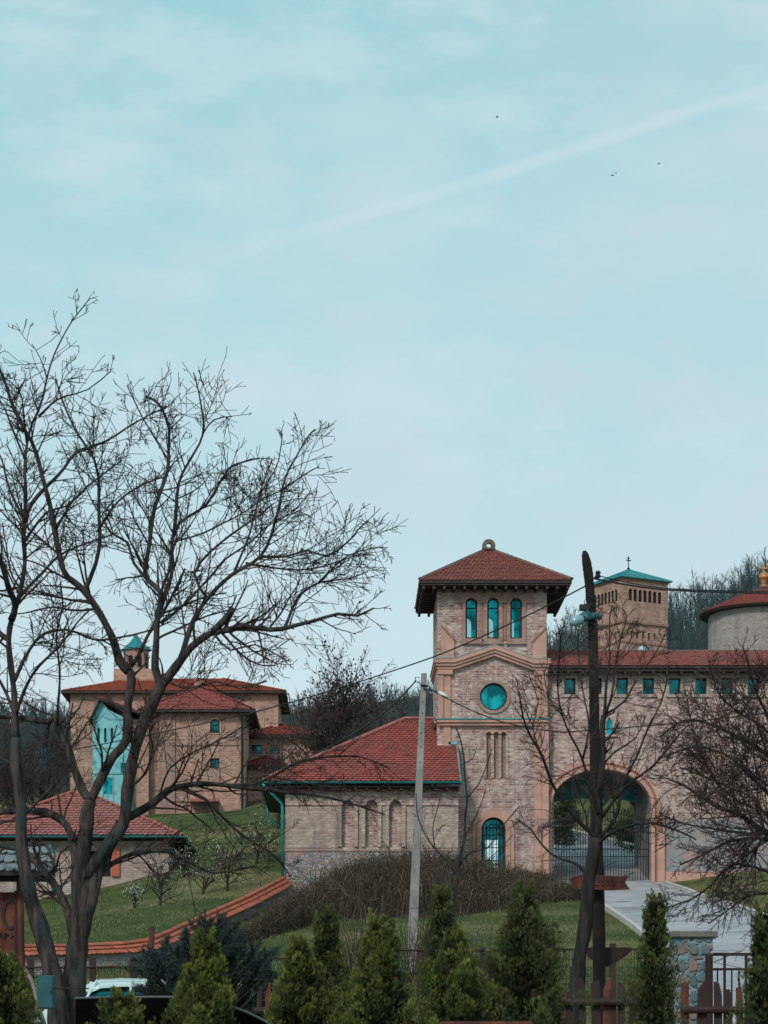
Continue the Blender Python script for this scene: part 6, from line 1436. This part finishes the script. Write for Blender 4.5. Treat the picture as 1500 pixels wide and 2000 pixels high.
# leaning red post
c = P(283, 1950, 44); g = h(c.x, 44); rp_ = thing('timber_post', 'leaning reddish timber post in front of the pale car', 'post', (c.x, 44, g)); q = P(297, 1815, 44)
MB().tube([(0, 0, -.2), (.02, 0, c.z - g), ((q.x - c.x) * .6, 0, (q.z - g) * .55), (q.x - c.x, 0, q.z - g)], [.07, .065, .06, .052], 9).build('shaft', 'wood_red', rp_, smooth=True)
MB().tube([(q.x - c.x, 0, q.z - g), (q.x - c.x + .004, 0, q.z - g + .05)], [.062, .03], 9).build('cap', 'wood_brown', rp_)
# near timber bar at the bottom edge
c = P(950, 1996, 18); g = h(c.x, 18); tb_ = thing('timber_bar', 'orange-brown timber bar at the bottom edge below the broad thujas', 'bar', (c.x, 18, g)); zz = Z(1995, 18) - g; hw_ = 90 / F * 18
o = MB().box(-hw_, hw_, -.035, .035, zz - .05, zz).build('crossbar', 'wood_red', tb_); bv = o.modifiers.new('bevel', 'BEVEL'); bv.width = .008
for s_ in (-1, 1): MB().box(s_ * (hw_ - .06) - .03, s_ * (hw_ - .06) + .03, -.03, .03, -.1, zz - .051).build('leg', 'wood_red', tb_)

# ================================================================== TIMBER SIGN with slate roof, left edge
dN = 38.; c = P(42, 1960, dN); g = h(c.x, dN); sg = thing('timber_sign', 'red-brown timber signboard with black letter C and small slate roof', 'sign', (c.x, dN, g))
def sn(px, py, d=dN): q = P(px, py, d); return Vector((q.x - c.x, d - dN, q.z - g))
MB().tube([sn(42, 2200), sn(43, 1960), sn(40, 1830), sn(39, 1700)], [.075, .07, .065, .06], 10).build('post', 'wood_red', sg, smooth=True)
MB().tube([sn(-90, 2200), sn(-90, 1700)], .07, 10).build('post', 'wood_red', sg, smooth=True)
q0, q1 = sn(-85, 1862), sn(29, 1742); bd_ = MB()
for k in range(4): z0_ = q0.z + (q1.z - q0.z) * k / 4; z1_ = q0.z + (q1.z - q0.z) * (k + 1) / 4 - .006; bd_.box(q0.x, q1.x, -.03, .01, z0_, z1_)
bd_ = bd_.build('board', 'wood_red', sg)
m = MB(); f0, f1 = sn(29, 1740), sn(34, 1865); m.box(f0.x, f1.x, -.05, .02, f1.z, f0.z); m.build('board_edge', 'wood_brown', sg)
cc = sn(21, 1786); rr0 = 18 / F * dN; ry = 30 / F * dN; m = MB(); pts_o = []; pts_i = []
for a in np.linspace(R(62), R(292), 18): pts_o.append((cc.x + rr0 * math.cos(a), cc.z + ry * math.sin(a))); pts_i.append((cc.x + (rr0 - .058) * math.cos(a), cc.z + (ry - .055) * math.sin(a)))
m.plate(pts_o + pts_i[::-1], [], -.05, -.031); m.build('letter', 'letter', bd_, fix=True)
for pts in ([(-2, 1834), (2, 1822), (7, 1834)], [(0, 1829), (6, 1829)], [(11, 1834), (11, 1823), (17, 1826), (11, 1829)], [(21, 1833), (27, 1828)]):
    MB().tube([sn(*p) + Vector((0, -.035, 0)) for p in pts], .014, 4).build('letter', 'letter', bd_)
m = MB(); A1, A2 = sn(-110, 1704, 37.5), sn(108, 1704, 37.5); B1, B2 = sn(-110, 1654, 38.2), sn(90, 1654, 38.2)
m.add([A1, A2, B2, B1] + [q - Vector((0, 0, .05)) for q in (A1, A2, B2, B1)], [(0, 1, 2, 3), (7, 6, 5, 4), (0, 4, 5, 1), (1, 5, 6, 2), (2, 6, 7, 3), (3, 7, 4, 0)]); sr_ = m.build('roof', 'wood_dark', sg)
MB().tiles(A1, A2, B2, B1, .17, .24, rnd=6, lift=.012).build('roof_shingles', 'shingle', sr_)
C1, C2 = sn(-110, 1704, 38.9), sn(108, 1704, 38.9); m = MB(); m.add([B1, B2, C2, C1] + [q - Vector((0, 0, .04)) for q in (B1, B2, C2, C1)], [(0, 1, 2, 3), (7, 6, 5, 4), (3, 2, 6, 7), (0, 3, 7, 4), (1, 5, 6, 2)]); m.build('rear_roof', 'wood_dark', sg)
m = MB(); m.tube([A2 + Vector((.01, 0, .02)), B2 + Vector((.01, 0, .03))], .03, 6); m.tube([B1 + Vector((0, 0, .04)), B2 + Vector((0, 0, .04))], .025, 6); m.build('verge_strip', 'wood_dark', sr_)
m = MB(); e0, e1 = sn(-105, 1722), sn(96, 1708); m.box(e0.x, e1.x, -.05, .05, e0.z, e1.z); m.build('beam', 'wood_dark', sg)
MB().tube([sn(48, 1893, 37.9), sn(62, 1915, 37.9), sn(70, 1948, 37.9), sn(90, 2010, 37.9)], .03, 8).build('brace', 'concrete', sg, smooth=True)
# teal box strapped to the stem
dX = 34.6; c = P(90, 1938, dX); tbx = thing('metal_box', 'teal metal box strapped to the left stem of the large bare tree', 'box', (c.x, dX, c.z)); hw_, hh_ = 16 / F * dX, 33 / F * dX
o = MB().box(-hw_, hw_, -.06, .12, -hh_, hh_).build('case', 'lamp_body', tbx); bv = o.modifiers.new('bevel', 'BEVEL'); bv.width = .012
MB().box(-hw_ + .02, hw_ - .02, -.075, -.061, -hh_ + .03, hh_ - .03).build('door', 'lamp_body', tbx); MB().box(hw_ - .045, hw_ - .03, -.09, -.076, -.03, .03).build('latch', 'iron', tbx)
m = MB(); m.tube([(hw_ - .02, -.03, .06), (.22, -.16, .05), (.5, -.18, .055), (.62, .2, .06)], .01, 4); m.build('strap', 'cable', tbx)

# ================================================================== BLACK PARASOL
dQ = 21.; c = P(330, 2050, dQ); g = h(c.x, dQ); ps = thing('parasol', 'wide black parasol with pale hem, tipped towards the right, among the thujas', 'parasol', (c.x, dQ, g))
ctr = P(338, 1948, dQ); ctr = Vector((ctr.x - c.x, 0, ctr.z - g)); K = 48; m = MB(); Rx, Ry = .885, .8; vs = [(ctr.x, 0, ctr.z + .03)]
def rimz(a): u = math.cos(a); return -.018 - (.24 * max(0, u) ** 2.4)
for r_k in (.33, .66, 1.0):
    for k in range(K):
        a = 2 * math.pi * k / K; dome = .03 * (1 - r_k ** 2); vs.append((ctr.x + Rx * r_k * math.cos(a), Ry * r_k * math.sin(a), ctr.z + dome + rimz(a) * r_k ** 1.5))
for k in range(K): a = 2 * math.pi * k / K; vs.append((ctr.x + Rx * 1.0 * math.cos(a), Ry * 1.0 * math.sin(a), ctr.z + rimz(a) - .24 - .015 * math.sin(a * 8)))
fs = [(0, 1 + k, 1 + (k + 1) % K) for k in range(K)]
for j in range(3): fs += [(1 + j * K + k, 1 + (j + 1) * K + k, 1 + (j + 1) * K + (k + 1) % K, 1 + j * K + (k + 1) % K) for k in range(K)]
m.add(vs, fs); m.build('canopy', 'black_cloth', ps, smooth=False)
MB().tube([(ctr.x + Rx * 1.005 * math.cos(a), Ry * 1.005 * math.sin(a), ctr.z + rimz(a) + .004) for a in np.linspace(0, 2 * math.pi, 60)], .009, 5).build('hem', 'grey_edge', ps)
MB().tube([(ctr.x, 0, -.1), (ctr.x, 0, ctr.z + .02)], .025, 8).build('pole', 'iron', ps)
for k in range(8):
    a = math.pi / 4 * k; MB().tube([(ctr.x, 0, ctr.z - .02), (ctr.x + Rx * .97 * math.cos(a), Ry * .97 * math.sin(a), ctr.z + rimz(a) - .012)], .008, 4).build('rib', 'iron', ps)

# ================================================================== PALE CAR
dV = 51.; c = P(262, 1911, dV); gz0 = h(c.x, dV); hC = c.z - gz0
car = thing('parked_car', 'pale mint-white car parked behind the leaning timber post, mostly its roof in view', 'car', (c.x, dV, gz0), R(12)); sc_ = 1.
def loft(secs, mat, name, parent, smooth=True):
    m = MB(); n = len(secs[0])
    for s_ in secs: m.v.extend(s_)
    for i in range(len(secs) - 1):
        for k in range(n - 1): m.f.append([i * n + k, i * n + k + 1, (i + 1) * n + k + 1, (i + 1) * n + k])
    m.f.append(list(range(n))[::-1]); m.f.append([(len(secs) - 1) * n + k for k in range(n)]); return m.build(name, mat, parent, smooth=smooth, fix=True)
zr = hC
def sec(x, hw_, zlo, zhi, rnd=.12):
    return [(x, -hw_, zlo), (x, -hw_ * 1.02, (zlo + zhi) / 2), (x, -hw_ * .97, zhi - rnd), (x, -hw_ * .8, zhi - .03), (x, 0, zhi), (x, hw_ * .8, zhi - .03), (x, hw_ * .97, zhi - rnd), (x, hw_ * 1.02, (zlo + zhi) / 2), (x, hw_, zlo)]
zb = zr - .50
loft([sec(-2.05, .70, .35, .75), sec(-1.95, .80, .28, zb - .05), sec(-1.2, .84, .25, zb + .02), sec(0, .85, .25, zb + .02), sec(1.1, .84, .25, zb), sec(1.7, .82, .26, zb - .12), sec(2.1, .74, .32, zb - .28), sec(2.2, .6, .38, .7)], 'car_paint', 'body', car)
bc = [(-1.28, .62, zb + .0), (-1.08, .64, zr - .16), (-.80, .60, zr - .04), (-.3, .60, zr), (.25, .60, zr - .005), (.55, .60, zr - .05)]
m = MB(); rfm = [sec(x, w_ + .03, z - .20, z, .10) for x, w_, z in bc[1:]]; loft(rfm, 'car_paint', 'roof', car)
# glasshouse
loft([sec(-1.30, .66, zb - .02, zb + .03), sec(-1.07, .625, zb - .02, zr - .27), sec(-.78, .60, zb - .02, zr - .17), sec(.5, .60, zb - .02, zr - .17), sec(1.02, .66, zb - .02, zb + .03)], 'glass_dark', 'windows', car)
m = MB()
for s_ in (-1, 1):
    for xa, xb in ((-.88, -1.14), (-.15, -.15), (.52, 1.0)): m.tube([(xa, s_ * .61, zr - .06), (xb, s_ * .68, zb)], .03, 6)
m.split('roof_pillar', 'car_paint', car)
m = MB(); m.tube([(-.85, -.622, zr - .055), (-.3, -.625, zr - .04), (.25, -.625, zr - .045), (.52, -.622, zr - .07)], .012, 5); m.build('chrome_trim', 'white', car)
for x in (-1.3, 1.3):
    for s_ in (-1, 1):
        w = MB(); w.tube([(x, s_ * .62, .31), (x, s_ * .84, .31)], .31, 24); wo_ = w.build('wheel', 'rubber', car); MB().tube([(x, s_ * .845, .31), (x, s_ * .855, .31)], .19, 16).build('rim', 'white', wo_)
for s_ in (-1, 1): MB().box(-2.07, -2.0, s_ * .6 - .08, s_ * .6 + .08, .62, .72).build('tail_light', 'wood_red', car); MB().tube([(2.1, s_ * .55, .72), (2.2, s_ * .55, .70)], .09, 12).build('headlight', 'white_glass', car)
MB().box(-2.14, -2.07, -.75, .75, .38, .5).build('bumper', 'white', car)
MB().tube([(.8, -.72, zb + .1), (.85, -.82, zb + .14)], [.05, .07], 8).build('wing_mirror', 'car_paint', car)

# ================================================================== BIRDS
for i, (px, py, s_) in enumerate(((971, 229, 1.), (1196, 343, 1.2), (1203, 338, .8), (1287, 320, 1.))):
    d = 130.; q = P(px, py, d); b = thing('bird', ('tiny dark bird highest in the sky', 'lower-left bird of the close pair right of centre', 'upper-right bird of the close pair right of centre', 'lone bird nearest the right edge of the sky')[i], 'bird', q, R(i * 40), 'birds in the sky')
    m = MB(); m.tube([(-.09 * s_, 0, 0), (-.04 * s_, 0, .01), (.04 * s_, 0, .01), (.09 * s_, 0, 0)], [.006, .025, .025, .004], 6)
    m.build('body', 'bird', b)
    for w_ in (-1, 1): MB().add([(-.03 * s_, w_ * .01, .01), (.03 * s_, w_ * .01, .01), (.01 * s_, w_ * .12 * s_, .05), (-.03 * s_, w_ * .2 * s_, .03), (-.03 * s_, w_ * .1 * s_, .04)], [(0, 1, 2, 4), (4, 2, 3)]).build('wing', 'bird', b)
